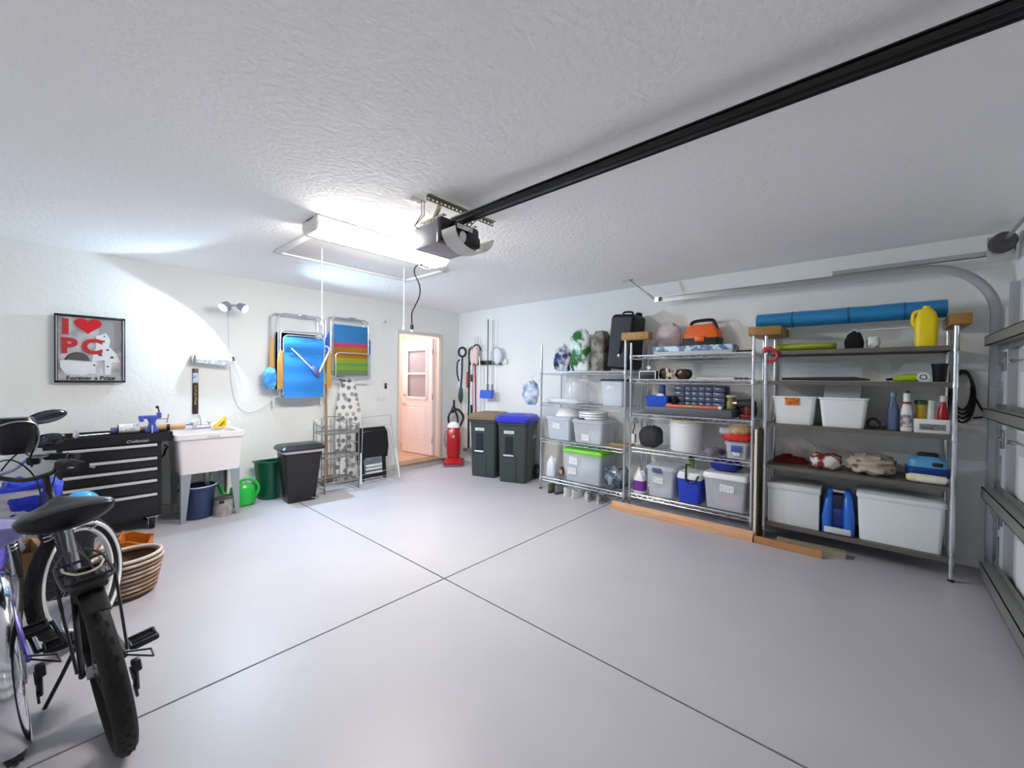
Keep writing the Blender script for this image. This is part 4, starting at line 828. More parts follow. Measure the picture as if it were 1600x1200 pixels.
E0 = 0.0015
def sack(name, label, X, y0, y1, z, h, d, m, seed, amp=0.2, cat='bag', pw=0.6, fr=2.2):
    w = y1 - y0
    o = obj(name, MB().blob((0, 0, 0), (w / (1 + amp * 0.5), d / (1 + amp * 0.5), h / (1 + amp * 0.35)), seed, amp, fr, 26, pw), m, None, (X + d / 2, (y0 + y1) / 2, z + E0), (0, 0, RW), smooth=70)
    return tag(o, label, cat)
def tote(name, label, X, y0, y1, z, h, d, m, cat='storage bin', lid=None, flare=0.88, card=None, fill=None, rim=True, lidh=0.03, rz=0.0):
    w = y1 - y0
    t = thing(name, label, cat, (X + d / 2, (y0 + y1) / 2, z + E0), RW + rz)
    w1, d1 = w - 0.02, d - 0.02; w0, d0 = w1 * flare, d1 * flare; hb = h - (lidh if lid else 0)
    obj('body', MB().tub(w0, d0, w1, d1, hb, 0.03, 0.004), m, t)
    if rim:
        obj('rim', MB().loft([rrect(w1, d1, 0.03, hb - 0.018), rrect(w1 + 0.016, d1 + 0.016, 0.035, hb - 0.014), rrect(w1 + 0.016, d1 + 0.016, 0.035, hb), rrect(w1 - 0.006, d1 - 0.006, 0.03, hb)], False, False), m, t)
    if lid:
        obj('lid', MB().loft([rrect(w, d, 0.035, hb - 0.006), rrect(w, d, 0.035, hb + lidh * 0.5), rrect(w - 0.03, d - 0.03, 0.03, hb + lidh), rrect(w - 0.08, d - 0.08, 0.03, hb + lidh)]), lid, t)
    if card:
        cx, cz, cw, ch = card; yy = -(d0 / 2 + (d1 - d0) / 2 * (cz / hb)); a = math.atan2((d1 - d0) / 2, hb)
        obj('paper_label', MB().cb((0, 0, 0), (cw, 0.002, ch)), m_paper, t, (cx, yy - 0.003, cz), (a, rad(3), 0), smooth=0)
    if fill:
        fm, fh = fill
        obj('contents', MB().blob((0, 0, 0.006), (w0 * 0.86, d0 * 0.82, hb * fh), int(w * 100), 0.12, 3.0, 20, 0.45), fm, t)
    return t
def bottle(name, label, X, y, z, r, h, m, capm, cat='bottle', neck=0.35, sx=1.0, sy=0.7, lab=None, caph=0.12, trigger=None):
    t = thing(name, label, cat, (X, y, z + E0), RW)
    hb = h * (1 - caph)
    obj('body', MB().lathe([(r * 0.92, 0), (r, h * 0.03), (r, h * 0.48), (r * 0.82, h * 0.62), (r * neck, h * 0.76), (r * neck, hb)], 20, sx=sx, sy=sy), m, t)
    obj('cap', MB().lathe([(r * neck * 1.25, hb - 0.004), (r * neck * 1.25, h * 0.97), (r * neck, h)], 16), capm, t)
    if lab: obj('label_band', MB().lathe([(r * 1.015, h * 0.10), (r * 1.015, h * 0.44)], 20, sx=sx, sy=sy, cap0=False, cap1=False), lab, t)
    if trigger:
        obj('trigger', MB().prism([(-0.02, h * 0.90), (0.05, h * 0.93), (0.055, h * 0.98), (-0.03, h * 1.0), (-0.035, h * 0.93)], -0.012, 0.012, 'y').tube([(0.03, 0, h * 0.92), (0.045, 0, h * 0.80)], 0.006, 6), trigger, t)
    return t
def jug(name, label, X, y, z, w, h, m, capm, lab=None, d=0.12):
    t = thing(name, label, 'jug', (X, y, z + E0), RW)
    obj('body', MB().loft([rrect(w * 0.94, d * 0.94, 0.03, 0), rrect(w, d, 0.035, 0.01), rrect(w, d, 0.035, h * 0.55), rrect(w * 0.8, d * 0.8, 0.03, h * 0.72), rrect(w * 0.35, d * 0.4, 0.02, h * 0.90, cx=-w * 0.08)]), m, t)
    obj('cap', MB().lathe([(0.02, h * 0.89), (0.02, h * 0.99), (0.016, h)], 14, (-w * 0.08, 0, 0)), capm, t)
    obj('handle', MB().tube(smoothp([(-w * 0.02, 0, h * 0.86), (w * 0.26, 0, h * 0.84), (w * 0.38, 0, h * 0.68), (w * 0.34, 0, h * 0.55)]), 0.012, 8), m, t)
    if lab: obj('label_band', MB().loft([rrect(w * 1.01, d * 1.01, 0.036, h * 0.10), rrect(w * 1.01, d * 1.01, 0.036, h * 0.50)], False, False), lab, t)
    return t
def block(label, x0, x1, y0, y1, z, h):
    o = obj('wood_block', MB().rbox((0, 0, h / 2), (x1 - x0, y1 - y0, h), 0.004), m_brown, None, ((x0 + x1) / 2, (y0 + y1) / 2, z))
    return tag(o, label, 'wood block', 'wood blocks on the shelf posts')

# ---- first unit, top shelf
m_film = mat('clear_film', (232, 236, 244), 0.2, alpha=0.5, bump=(14, 0.5))
sack('plastic_bag', 'navy and white plastic bag at the left end of the top shelf', 4.42, 3.00, 3.27, S1[3], 0.36, 0.22, mat('navy_white_film', (30, 50, 110), 0.3, var=((226, 228, 238), 7, 0.06), bump=(12, 0.4)), 11, 0.3, pw=0.9)
sack('plastic_bag', 'tall crumpled green and white plastic bag beside the suitcase', 4.40, 2.68, 2.97, S1[3], 0.56, 0.24, mat('green_white_film', (44, 110, 50), 0.28, var=((232, 236, 236), 6, 0.05), bump=(10, 0.5)), 12, 0.25)
t = thing('quilted_bag', 'grey brown printed bag standing against the green plastic bag', 'bag', (4.56, 2.57, S1[3] + E0), RW)
obj('body', MB().loft([rrect(0.18, 0.20, 0.03, 0), rrect(0.20, 0.22, 0.04, 0.03), rrect(0.20, 0.22, 0.04, 0.42), rrect(0.12, 0.14, 0.04, 0.50)]), mat('printed_cloth', (150, 148, 140), 0.8, var=((96, 88, 78), 9, 0.08)), t)
obj('piping', MB().tube([(0.09, -0.10, 0.02), (0.10, -0.11, 0.42), (0.05, -0.06, 0.50)], 0.006, 6), mat('piping_dark', (70, 62, 50), 0.7), t)
t = thing('suitcase', 'upright black and charcoal suitcase on the top wire shelf', 'suitcase', (4.56, 2.275, S1[3] + 0.015), RW, rot=(0, rad(5), RW))
m_sc = mat('charcoal_cloth', (58, 60, 68), 0.8, bump=(120, 0.15)); m_sb = mat('suitcase_black', (16, 16, 18), 0.6)
obj('shell', MB().rbox((0, 0.03, 0.335), (0.30, 0.34, 0.65), 0.05, 4), m_sb, t)
obj('front_panel', MB().rbox((0, -0.145, 0.325), (0.26, 0.03, 0.59), 0.014, 3), m_sc, t)
obj('top_handle', MB().tube(smoothp([(-0.05, -0.02, 0.655), (-0.04, -0.02, 0.69), (0.06, -0.02, 0.69), (0.07, -0.02, 0.655)]), 0.012, 8), m_sb, t)
obj('side_handle', MB().tube(smoothp([(0.02, -0.16, 0.20), (0.03, -0.185, 0.24), (0.04, -0.185, 0.36), (0.04, -0.16, 0.40)]), 0.014, 8), m_sb, t)
obj('rivet', MB().ell((0.04, -0.165, 0.42), (0.016, 0.008, 0.02), 10, 6).ell((0.01, -0.165, 0.17), (0.016, 0.008, 0.02), 10, 6), m_h, t)
obj('roller', MB().rbox((0.09, 0.10, 0.675), (0.07, 0.08, 0.05), 0.02), m_sb, t)
# ---- first unit, second shelf
t = thing('cake_carrier', 'clear domed cake carrier on the second wire shelf', 'cake carrier', (4.61, 2.95, S1[2] + E0), RW)
obj('base', MB().lathe([(0.17, 0.0), (0.19, 0.015), (0.19, 0.03), (0.16, 0.03)], 32), m_wplastic, t); obj('dome', MB().lathe([(0.178, 0.03), (0.165, 0.20), (0.15, 0.27), (0.10, 0.29), (0.02, 0.295)], 32), m_clear, t)
sack('plastic_bag', 'flat clear plastic wrap lying at the front of the second shelf', 4.315, 2.72, 3.24, S1[2], 0.07, 0.09, m_film, 14, 0.2)
t = tote('storage_bin', 'clear tub with a flat dark lid under the suitcase', 4.36, 2.16, 2.48, S1[2], 0.32, 0.34, m_frost, lid=mat('lid_charcoal', (46, 46, 50), 0.5), card=(-0.02, 0.22, 0.10, 0.035), fill=(mat('white_linen', (224, 224, 228), 0.9), 0.85), lidh=0.02)
o = sack('plastic_bag', 'clear plastic bag of blue scraps hanging on the left shelf post', 4.20, 3.33, 3.60, 1.10, 0.36, 0.16, mat('film_blue_scraps', (228, 232, 240), 0.25, alpha=0.8, var=((110, 150, 200), 9, 0.12), bump=(10, 0.5)), 15, 0.3, pw=1.0)
obj('tie', MB().tube(smoothp([(0.0, 0, 0.30), (0.03, 0, 0.40), (0.10, 0, 0.44), (0.155, -0.03, 0.42), (0.17, -0.02, 0.36), (0.10, 0, 0.33)]), 0.008, 6), m_wplastic, o)
# ---- first unit, third shelf
t = tote('storage_bin', 'grey-clear lidded bin with a white label, left on the third shelf', 4.35, 2.885, 3.275, S1[1], 0.30, 0.38, m_frost, lid=m_frost, card=(-0.03, 0.18, 0.12, 0.075), fill=(mat('grey_goods', (120, 128, 140), 0.8, var=((160, 166, 176), 9, 0.1)), 0.85))
t = thing('mixing_bowl', 'white bowl turned upside down on the left clear bin', 'bowl', (4.54, 3.04, S1[1] + 0.302 + E0), RW); obj('bowl', MB().lathe([(0.165, 0), (0.16, 0.01), (0.13, 0.08), (0.08, 0.115), (0.001, 0.12)], 30), m_wplastic, t); obj('rim', MB().torus((0, 0, 0.006), 0.163, 0.006, 'z', 30, 6), m_wplastic, t)
t = tote('storage_bin', 'clear bin of mixed goods with a low label, beside the left bin', 4.345, 2.42, 2.865, S1[1], 0.29, 0.38, m_clear, card=(-0.03, 0.07, 0.11, 0.085), fill=(mat('plum_goods', (110, 96, 106), 0.8, var=((206, 210, 220), 5, 0.06)), 0.9), lid=m_frost)
t = thing('plate_stack', 'stack of round white lids on top of the clear bin', 'plates', (4.54, 2.66, S1[1] + 0.292 + E0), RW)
for i in range(3): obj('plate', MB().lathe([(0.17, 0.032 * i), (0.185, 0.032 * i + 0.008), (0.18, 0.032 * i + 0.026), (0.15, 0.032 * i + 0.031)], 30), m_wplastic, t)
obj('blue_clip', MB().rbox((-0.06, -0.19, 0.012), (0.09, 0.025, 0.02), 0.006), mat('clip_navy', (56, 62, 100), 0.4), t)
o = obj('cutting_board', MB().rbox((0, 0, 0.011), (0.18, 0.26, 0.022), 0.008), wood('board_wood', (186, 142, 92), (160, 116, 70), 5), None, (4.55, 2.27, S1[1] + E0)); tag(o, 'small wooden board at the right end of the third shelf', 'cutting board')
# ---- first unit, bottom shelf
jug('milk_jug', 'translucent white jug with a red label on the bottom shelf', 4.42, 3.20, S1[0], 0.14, 0.27, mat('milky_plastic', (226, 228, 236), 0.35), m_wplastic, lab=None)
o = obj('red_flask', MB().lathe([(0.03, 0), (0.034, 0.02), (0.034, 0.10), (0.015, 0.14), (0.015, 0.17)], 14), mat('flask_brown', (96, 44, 36), 0.4, var=((200, 190, 180), 12, 0.1)), None, (4.46, 3.075, S1[0] + E0)); tag(o, 'small brown bottle behind the translucent jug', 'bottle')
t = tote('storage_bin', 'clear bin with a bright lime green lid on the bottom shelf', 4.34, 2.42, 3.00, S1[0], 0.41, 0.40, m_clear, lid=mat('lime_lid', (110, 200, 30), 0.35), card=(-0.12, 0.26, 0.13, 0.10), fill=(mat('white_goods', (214, 216, 222), 0.8, var=((150, 160, 176), 4, 0.08)), 0.8), lidh=0.045)
obj('paper_label', MB().cb((0, 0, 0), (0.13, 0.002, 0.09)), m_paper, t, (-0.14, -0.182, 0.13), (rad(4), rad(-4), 0), smooth=0)
sack('plastic_bag', 'silvery crumpled plastic bag at the right end of the bottom shelf', 4.33, 2.16, 2.42, S1[0], 0.27, 0.30, mat('silver_film', (176, 186, 196), 0.2, 0.5, var=((60, 76, 96), 9, 0.1), bump=(16, 0.8)), 16, 0.25)
o = obj('foam_board', MB().rbox((0, 0, 0.29), (0.03, 0.22, 0.58), 0.004), mat('board_cream', (222, 212, 206), 0.7), None, (4.80, 3.28, 0.001)); tag(o, 'pale board standing on the floor behind the first shelving unit', 'board')
# ---- shoes under the first unit
def shoe(label, x, y, m, sole, rz, hh=0.095):
    t = thing('shoe', label, 'shoe', (x - 0.02, y, 0.0), RW + rz, 'shoes under the first shelving unit'); t.scale = (1.1, 1.05, 1.08)
    # heel at -y (towards the viewer), toe at +y
    def ring(z, hw, hl, cy, heel): return [(hw * cos(a) * (1.0 if sin(a) > 0 else 0.9 - 0.12 * abs(sin(a))), cy + hl * sin(a), z + (heel if sin(a) < 0 else 0) * abs(sin(a))) for a in [2 * pi * i / 20 for i in range(20)]]
    obj('sole', MB().loft([ring(0.0, 0.042, 0.135, 0, 0), ring(0.012, 0.047, 0.142, 0, 0), ring(0.026, 0.046, 0.140, 0, 0)]), sole, t)
    obj('upper', MB().loft([ring(0.024, 0.045, 0.138, 0, 0), ring(0.05, 0.044, 0.13, -0.004, 0.006), ring(0.07, 0.036, 0.09, -0.045, 0.015), ring(hh - 0.012, 0.032, 0.06, -0.072, 0.018), ring(hh - 0.014, 0.027, 0.054, -0.072, 0.018), ring(0.05, 0.026, 0.05, -0.07, 0.0)]), m, t)
    obj('lining', MB().loft([ring(hh - 0.030, 0.029, 0.056, -0.072, 0.014), ring(hh - 0.016, 0.0285, 0.0555, -0.072, 0.018)]), mat('shoe_lining', (52, 40, 42), 0.9), t)
    lc = MB()
    for k in range(3): lc.cyl((-0.022, -0.01 + 0.022 * k, 0.082 - 0.007 * k), (0.022, -0.01 + 0.022 * k, 0.082 - 0.007 * k), 0.003, n=6)
    obj('laces', lc, m_wplastic, t)
    return t
sgrey = mat('shoe_grey', (96, 96, 90), 0.8); swhite = mat('shoe_white', (226, 226, 226), 0.6); sdark = mat('sole_dark', (60, 58, 56), 0.7)
shoe('dark grey shoe at the far left under the wire shelf', 4.345, 3.10, sgrey, sdark, rad(6), 0.11)
shoe('mid grey shoe, second from the left under the wire shelf', 4.36, 2.985, mat('shoe_midgrey', (122, 122, 118), 0.8), sdark, rad(-3), 0.105)
shoe('white sneaker with dark lining, third shoe from the left', 4.345, 2.865, swhite, m_wplastic, rad(10), 0.105)
shoe('plain white sneaker left of the slanted running shoe, fourth from the left', 4.36, 2.745, swhite, m_wplastic, rad(4))
shoe('white and green-grey running shoe set at a slant, fifth from the left', 4.365, 2.60, mat('shoe_pale', (206, 208, 204), 0.6, var=((120, 128, 120), 14, 0.1)), mat('sole_pale', (200, 196, 190), 0.6), rad(28))
shoe('silver grey running shoe at the right end by the wood plank', 4.375, 2.425, mat('shoe_silver', (190, 190, 194), 0.5, var=((110, 110, 116), 14, 0.1)), mat('sole_pale', (200, 196, 190), 0.6), rad(14))
# ---- second unit, top shelf
block('wood block bridging the posts beside the suitcase', 4.28, 4.40, 1.84, 2.16, 1.90, 0.085)
t = thing('flat_gift_box', 'long flat box with a pale blue print on the middle unit top', 'box', (4.47, 1.43, S2[4] + E0), RW)
m_prn = mat('pale_blue_print', (206, 222, 236), 0.6, var=((96, 128, 160), 16, 0.05))
obj('tray', MB().rbox((0, 0, 0.03), (0.78, 0.20, 0.06), 0.004), mat('box_silver', (196, 200, 206), 0.5), t); obj('cover', MB().rbox((0, 0, 0.055), (0.80, 0.215, 0.055), 0.004), m_prn, t)
t = thing('toolbox', 'orange and black toolbox with a black carry handle on top of the shelves', 'toolbox', (4.69, 1.41, S2[4] + E0), RW)
m_or = mat('tool_orange', (240, 98, 16), 0.4)
obj('base', MB().tub(0.34, 0.18, 0.37, 0.20, 0.18, 0.02, 0.01), m_black, t)
obj('body', MB().loft([rrect(0.36, 0.19, 0.02, 0.175), rrect(0.35, 0.18, 0.03, 0.24), rrect(0.25, 0.14, 0.03, 0.32), rrect(0.22, 0.12, 0.03, 0.325)]), m_or, t)
obj('latch', MB().rbox((0.0, -0.103, 0.17), (0.10, 0.02, 0.06), 0.006), m_or, t)
obj('handle', MB().tube(smoothp([(-0.12, 0, 0.30), (-0.10, 0, 0.365), (0.08, 0, 0.375), (0.12, 0, 0.34), (0.15, 0, 0.26)]), 0.018, 8), m_black, t)
sack('plastic_bag', 'sheer pinkish white plastic bag left of the orange toolbox', 4.60, 1.63, 1.93, S2[4], 0.40, 0.18, mat('pink_film', (224, 206, 206), 0.35, alpha=0.75, bump=(12, 0.5)), 17, 0.22, pw=0.75)
o = obj('folded_knife', MB().rbox((0, 0, 0.012), (0.05, 0.15, 0.024), 0.008), mat('dark_brown', (52, 38, 36), 0.5), None, (4.47, 0.95, S2[4] + E0)); tag(o, 'small dark brown case right of the flat printed box', 'case')
# ---- second unit, second shelf
t = thing('desk_clock', 'white-framed black clock box with a dial on top', 'clock', (4.42, 1.89, S2[3] + E0), RW)
obj('case', MB().rbox((0, 0, 0.045), (0.18, 0.08, 0.09), 0.005), m_black, t)
for s_ in ((0, 0.085, 0.19, 0.012), (-0.09, 0.045, 0.012, 0.09), (0.09, 0.045, 0.012, 0.09)): obj('frame', MB().rbox((s_[0], -0.04, s_[1]), (s_[2], 0.012, s_[3]), 0.003), m_white, t)
obj('dial', MB().torus((0.01, -0.03, 0.125), 0.022, 0.006, 'y', 18, 6).cyl((0.01, 0.0, 0.125), (0.01, -0.03, 0.125), 0.02, n=16), m_chrome, t)
o = obj('leather_pouch', MB().blob((0, 0, 0), (0.12, 0.12, 0.11), 21, 0.2, 2.0), mat('dark_leather', (46, 32, 30), 0.5), None, (4.52, 1.74, S2[3] + E0), smooth=60); tag(o, 'dark leather pouch between the clock and the cream figurine', 'pouch')
t = thing('figurine', 'small cream animal figurine on the wire shelf', 'figurine', (4.42, 1.655, S2[3] + E0), RW)
m_cr = mat('cream_ceramic', (206, 194, 172), 0.4)
obj('body', MB().ell((0, 0, 0.045), (0.045, 0.028, 0.026), 14, 8).ell((-0.03, 0, 0.10), (0.022, 0.02, 0.024), 12, 8).tube([(-0.02, 0, 0.05), (-0.03, 0, 0.09)], 0.017, 8), m_cr, t)
for x in (-0.03, 0.03):
    for y in (-0.015, 0.015): obj('leg', MB().cyl((x, y, 0.0), (x * 0.9, y, 0.04), 0.008, n=8), m_cr, t)
obj('tail', MB().torus((0.035, 0, 0.085), 0.026, 0.006, 'y', 16, 6), m_cr, t)
o = obj('wooden_pot', MB().lathe([(0.05, 0), (0.085, 0.03), (0.092, 0.06), (0.08, 0.095), (0.05, 0.108), (0.045, 0.10)], 26, sx=0.8), mat('dark_pot', (62, 34, 28), 0.25), None, (4.50, 1.54, S2[3] + E0)); tag(o, 'round glossy dark brown pot right of the figurine', 'pot')
t = thing('white_curtain_rod', 'thin white rod with a dark chain lying along the shelf edge', 'rod', (4.36, 1.12, S2[3] + E0), RW); obj('rod', MB().cyl((-0.24, 0, 0.008), (0.10, 0, 0.008), 0.008, n=8), m_wplastic, t)
ch = MB()
for i in range(6): ch.torus((0.12 + 0.022 * i, 0, 0.010), 0.014, 0.004, 'z' if i % 2 else 'y', 12, 5, ry=0.6)
obj('chain', ch, m_black, t)
# ---- second unit, third shelf
o = obj('tool_case', MB().rbox((0, 0, 0.042), (0.88, 0.34, 0.084), 0.012), mat('case_grey', (88, 92, 100), 0.5), None, (4.53, 1.475, S2[2] + E0), (0, 0, RW)); tag(o, 'long flat grey tool case on the third shelf', 'tool case')
ZT = S2[2] + 0.087
t = thing('tool_caddy', 'bright blue plastic tool caddy with an upright handle', 'caddy', (4.47, 1.79, ZT), RW)
obj('tray', MB().tub(0.22, 0.15, 0.25, 0.17, 0.115, 0.015, 0.006), m_blue, t)
obj('handle', MB().rbox((0.02, 0.03, 0.16), (0.07, 0.03, 0.16), 0.01), mat('blue_dark', (24, 40, 110), 0.4), t)
obj('drill', MB().rbox((0.14, 0.04, 0.06), (0.09, 0.10, 0.12), 0.03), m_black, t)
obj('rag', MB().blob((0.03, -0.04, 0.09), (0.08, 0.05, 0.05), 5, 0.2), m_wplastic, t)
t = thing('parts_organizer', 'grey blue small-parts cabinet with rows of tiny drawers', 'parts cabinet', (4.62, 1.40, ZT), RW)
m_org = mat('organizer_frame', (40, 46, 60), 0.5); m_drw = mat('organizer_drawer', (92, 104, 130), 0.25, alpha=0.95)
obj('frame', MB().rbox((0, 0.01, 0.115), (0.53, 0.16, 0.23), 0.006), m_org, t)
for i in range(4):
    z = 0.03 + 0.055 * i
    for (x, w) in ((-0.20, 0.11), (-0.103, 0.066), (-0.033, 0.066), (0.037, 0.066), (0.107, 0.066), (0.20, 0.11)):
        d_ = obj('drawer', MB().rbox((x, -0.076, z), (w, 0.02, 0.047), 0.004), m_drw, t); obj('pull', MB().rbox((x, -0.09, z + 0.008), (w * 0.4, 0.01, 0.008), 0.002), m_h, d_)
t = thing('spirit_level', 'long coral orange level lying along the grey case', 'level', (4.42, 1.45, ZT), RW); obj('bar', MB().rbox((0, 0, 0.014), (0.62, 0.05, 0.028), 0.003), mat('coral_orange', (232, 112, 78), 0.5), t)
obj('vial', MB().cyl((-0.05, -0.026, 0.015), (0.05, -0.026, 0.015), 0.008, n=10), mat('vial_green', (190, 210, 90), 0.2), t); obj('end_cap', MB().rbox((0.30, 0, 0.016), (0.03, 0.054, 0.032), 0.004), m_wplastic, t); obj('grip', MB().torus((-0.22, 0, 0.032), 0.03, 0.010, 'z', 16, 6, ry=0.5), mat('coral_orange', (0, 0, 0)), t)
o = bottle('glue_can', 'olive yellow can of glue at the right end of the grey case', 4.60, 1.10, ZT, 0.05, 0.14, mat('olive_can', (140, 130, 60), 0.4), mat('cap_cream', (214, 210, 180), 0.4), cat='can', neck=0.9, sy=1.0)
t = thing('power_drill', 'dark power drill with red trim at the right of the third shelf', 'drill', (4.50, 0.955, S2[2] + E0), RW)
obj('motor', MB().cyl((-0.06, 0, 0.15), (0.07, 0, 0.15), 0.042, n=16), mat('drill_dark', (44, 38, 40), 0.4), t); obj('grip', MB().rbox((0.03, 0, 0.08), (0.05, 0.05, 0.13), 0.015), mat('drill_red', (120, 26, 34), 0.4), t); obj('battery', MB().rbox((0.02, 0, 0.022), (0.12, 0.08, 0.044), 0.01), mat('drill_red', (0, 0, 0)), t); obj('chuck', MB().cyl((-0.10, 0, 0.15), (-0.06, 0, 0.15), 0.018, 0.026, n=14), m_zinc, t)
t = thing('tool_pouch', 'brown leather tool pouch behind the power drill', 'pouch', (4.70, 0.98, S2[2] + E0), RW); obj('pouch', MB().blob((0, 0, 0), (0.18, 0.12, 0.18), 23, 0.2), mat('brown_leather', (66, 48, 40), 0.6), t, smooth=60); obj('flap', MB().rbox((0, -0.06, 0.13), (0.14, 0.03, 0.06), 0.01), mat('brown_leather', (0, 0, 0)), t)
# lamp hanging between the posts
t = thing('clamp_light', 'white clamp light hanging between the first two units', 'clamp light', (4.48, 2.087, 0.72), RW)
obj('shade', MB().lathe([(0.03, 0.33), (0.05, 0.31), (0.088, 0.24), (0.09, 0.235), (0.084, 0.24), (0.03, 0.30)], 22, sx=0.42, sy=1.0), m_wplastic, t); obj('cable', MB().tube(smoothp([(0, 0, 0.25), (0.01, 0, 0.19), (-0.01, 0.0, 0.14), (0, 0, 0.10)]), 0.006, 6), m_black, t); obj('adapter', MB().rbox((0, 0, 0.055), (0.05, 0.06, 0.11), 0.012), m_wplastic, t)
# ---- second unit, fourth shelf
sack('duffel_bag', 'dark grey cloth bag at the left of the fourth shelf', 4.40, 1.78, 2.02, S2[1], 0.24, 0.26, mat('dark_grey_cloth', (56, 56, 58), 0.9, bump=(40, 0.2)), 24, 0.12)
t = thing('paint_bucket', 'big white plastic bucket with a cream lid on the fourth shelf', 'bucket', (4.57, 1.525, S2[1] + E0), RW)
obj('body', MB().lathe([(0.155, 0), (0.16, 0.01), (0.172, 0.31), (0.17, 0.32)], 32), m_wplastic, t); obj('lid', MB().lathe([(0.178, 0.305), (0.180, 0.325), (0.165, 0.333), (0.16, 0.328)], 32), mat('lid_cream', (226, 218, 176), 0.4), t); obj('rib', MB().torus((0, 0, 0.27), 0.172, 0.005, 'z', 32, 6), m_wplastic, t)
sack('folded_cloth', 'mauve printed cloth bundle right of the white bucket', 4.36, 1.11, 1.33, S2[1], 0.08, 0.24, mat('mauve_cloth', (150, 140, 160), 0.9, var=((80, 74, 84), 10, 0.1)), 25, 0.2, cat='cloth')
t = tote('storage_bin', 'small clear tub with a blue label near the leaning board', 4.38, 0.885, 1.105, S2[1], 0.165, 0.30, m_clear, fill=(mat('grey_violet_goods', (130, 130, 150), 0.8), 0.9), lid=m_clear, lidh=0.015); obj('blue_label', MB().rbox((0, -0.148, 0.10), (0.09, 0.006, 0.06), 0.003), mat('label_blue', (60, 84, 150), 0.5), t); obj('bar_code', MB().rbox((0.0, -0.147, 0.05), (0.06, 0.006, 0.03), 0.003), m_paper, t)
t = thing('tortilla_bag', 'red and clear bag of flat bread on the small clear tub', 'food bag', (4.52, 1.00, S2[1] + 0.168), RW)
obj('bread', MB().ell((0.0, 0, 0.10), (0.13, 0.10, 0.07), 24, 10), mat('bread_tan', (216, 184, 134), 0.7, var=((180, 138, 88), 9, 0.1)), t); obj('red_band', MB().blob((0, -0.005, 0.0), (0.29, 0.24, 0.075), 26, 0.12), mat('wrapper_red', (206, 34, 26), 0.25), t, smooth=60)
obj('wrapper', MB().blob((-0.10, -0.02, 0.05), (0.13, 0.16, 0.08), 27, 0.25), m_film, t, smooth=60)
# ---- second unit, bottom shelf
jug('detergent_jug', 'white jug with a purple label at the left of the bottom shelf', 4.42, 1.975, S2[0], 0.13, 0.28, m_wplastic, m_wplastic, lab=mat('label_purple', (120, 50, 150), 0.4))
t = tote('storage_bin', 'clear bin with a slate blue latch and white label', 4.36, 1.57, 1.895, S2[0], 0.335, 0.40, m_clear, lid=m_frost, card=(-0.02, 0.18, 0.11, 0.07), fill=(mat('grey_white_goods', (110, 114, 126), 0.8, var=((226, 226, 232), 5, 0.05)), 0.75)); obj('latch', MB().rbox((-0.03, -0.20, 0.29), (0.10, 0.02, 0.05), 0.006), mat('slate_blue', (78, 90, 130), 0.4), t)
t = thing('cooler', 'small blue cooler with a white lid and black strap', 'cooler', (4.50, 1.43, S2[0] + E0), RW)
obj('body', MB().loft([rrect(0.21, 0.24, 0.03, 0), rrect(0.235, 0.27, 0.03, 0.25)]), mat('cooler_blue', (30, 62, 190), 0.35), t); obj('lid', MB().loft([rrect(0.24, 0.275, 0.03, 0.248), rrect(0.245, 0.28, 0.03, 0.27), rrect(0.22, 0.25, 0.04, 0.315)]), m_wplastic, t)
obj('strap', MB().tube(smoothp([(-0.02, -0.135, 0.40), (-0.02, -0.15, 0.25), (0.02, -0.15, 0.22), (0.07, -0.15, 0.24), (0.10, -0.14, 0.30)]), 0.009, 6).tube([(-0.02, 0.0, 0.37), (-0.02, -0.135, 0.40)], 0.009, 6), m_black, t)
t = bottle('green_flask', 'lime green flask in a black sleeve behind the blue cooler', 4.74, 1.52, S2[0], 0.045, 0.44, mat('lime_flask', (150, 190, 90), 0.4), m_black, cat='flask', neck=0.6, sy=1.0, lab=m_black)
t = tote('storage_bin', 'large clear bin with a white lid at the right of the bottom shelf', 4.36, 0.885, 1.295, S2[0], 0.355, 0.42, m_clear, lid=m_wplastic, card=(0.02, 0.215, 0.13, 0.075), fill=(mat('pink_grey_goods', (140, 150, 166), 0.8, var=((222, 170, 180), 4, 0.05)), 0.8), lidh=0.045)
sack('lunch_bag', 'royal blue zip bag lying on the large clear bin', 4.46, 0.99, 1.27, S2[0] + 0.357, 0.125, 0.24, mat('royal_blue_cloth', (24, 48, 150), 0.7, bump=(30, 0.2)), 28, 0.12)
# ---- leaning board and planks on the floor
t = thing('leaning_frame', 'narrow framed board standing on edge between the two right units', 'board', (4.40, 0.802, 0.0)); obj('panel', MB().box(-0.13, 0.14, -0.004, 0.010, 0.004, 1.01), mat('board_grey_back', (128, 122, 104), 0.8), t, smooth=0)
obj('front_edge', MB().rbox((-0.137, 0.003, 0.507), (0.016, 0.020, 1.014), 0.003), mat('edge_white', (236, 230, 216), 0.5), t)
for z in (0.05, 0.94): obj('batten', MB().box(-0.125, 0.14, -0.012, -0.004, z - 0.05, z + 0.05), wood('batten_brown', (130, 104, 66), (108, 84, 50), 5), t, smooth=0)
m_pine = wood('pine_trim', (226, 178, 138), (204, 152, 112), 4, 0.5, 1)
prof = [(-0.035, 0), (0.035, 0), (0.035, 0.075), (0.025, 0.085), (0.012, 0.085), (-0.015, 0.06), (-0.035, 0.05)]
o = obj('trim_board', MB().prism(prof, -0.70, 0.70, 'y'), m_pine, None, (4.205, 1.505, 0.0), (0, 0, rad(0.8)), smooth=0); tag(o, 'long pale pine moulding on the floor under the middle unit', 'plank')
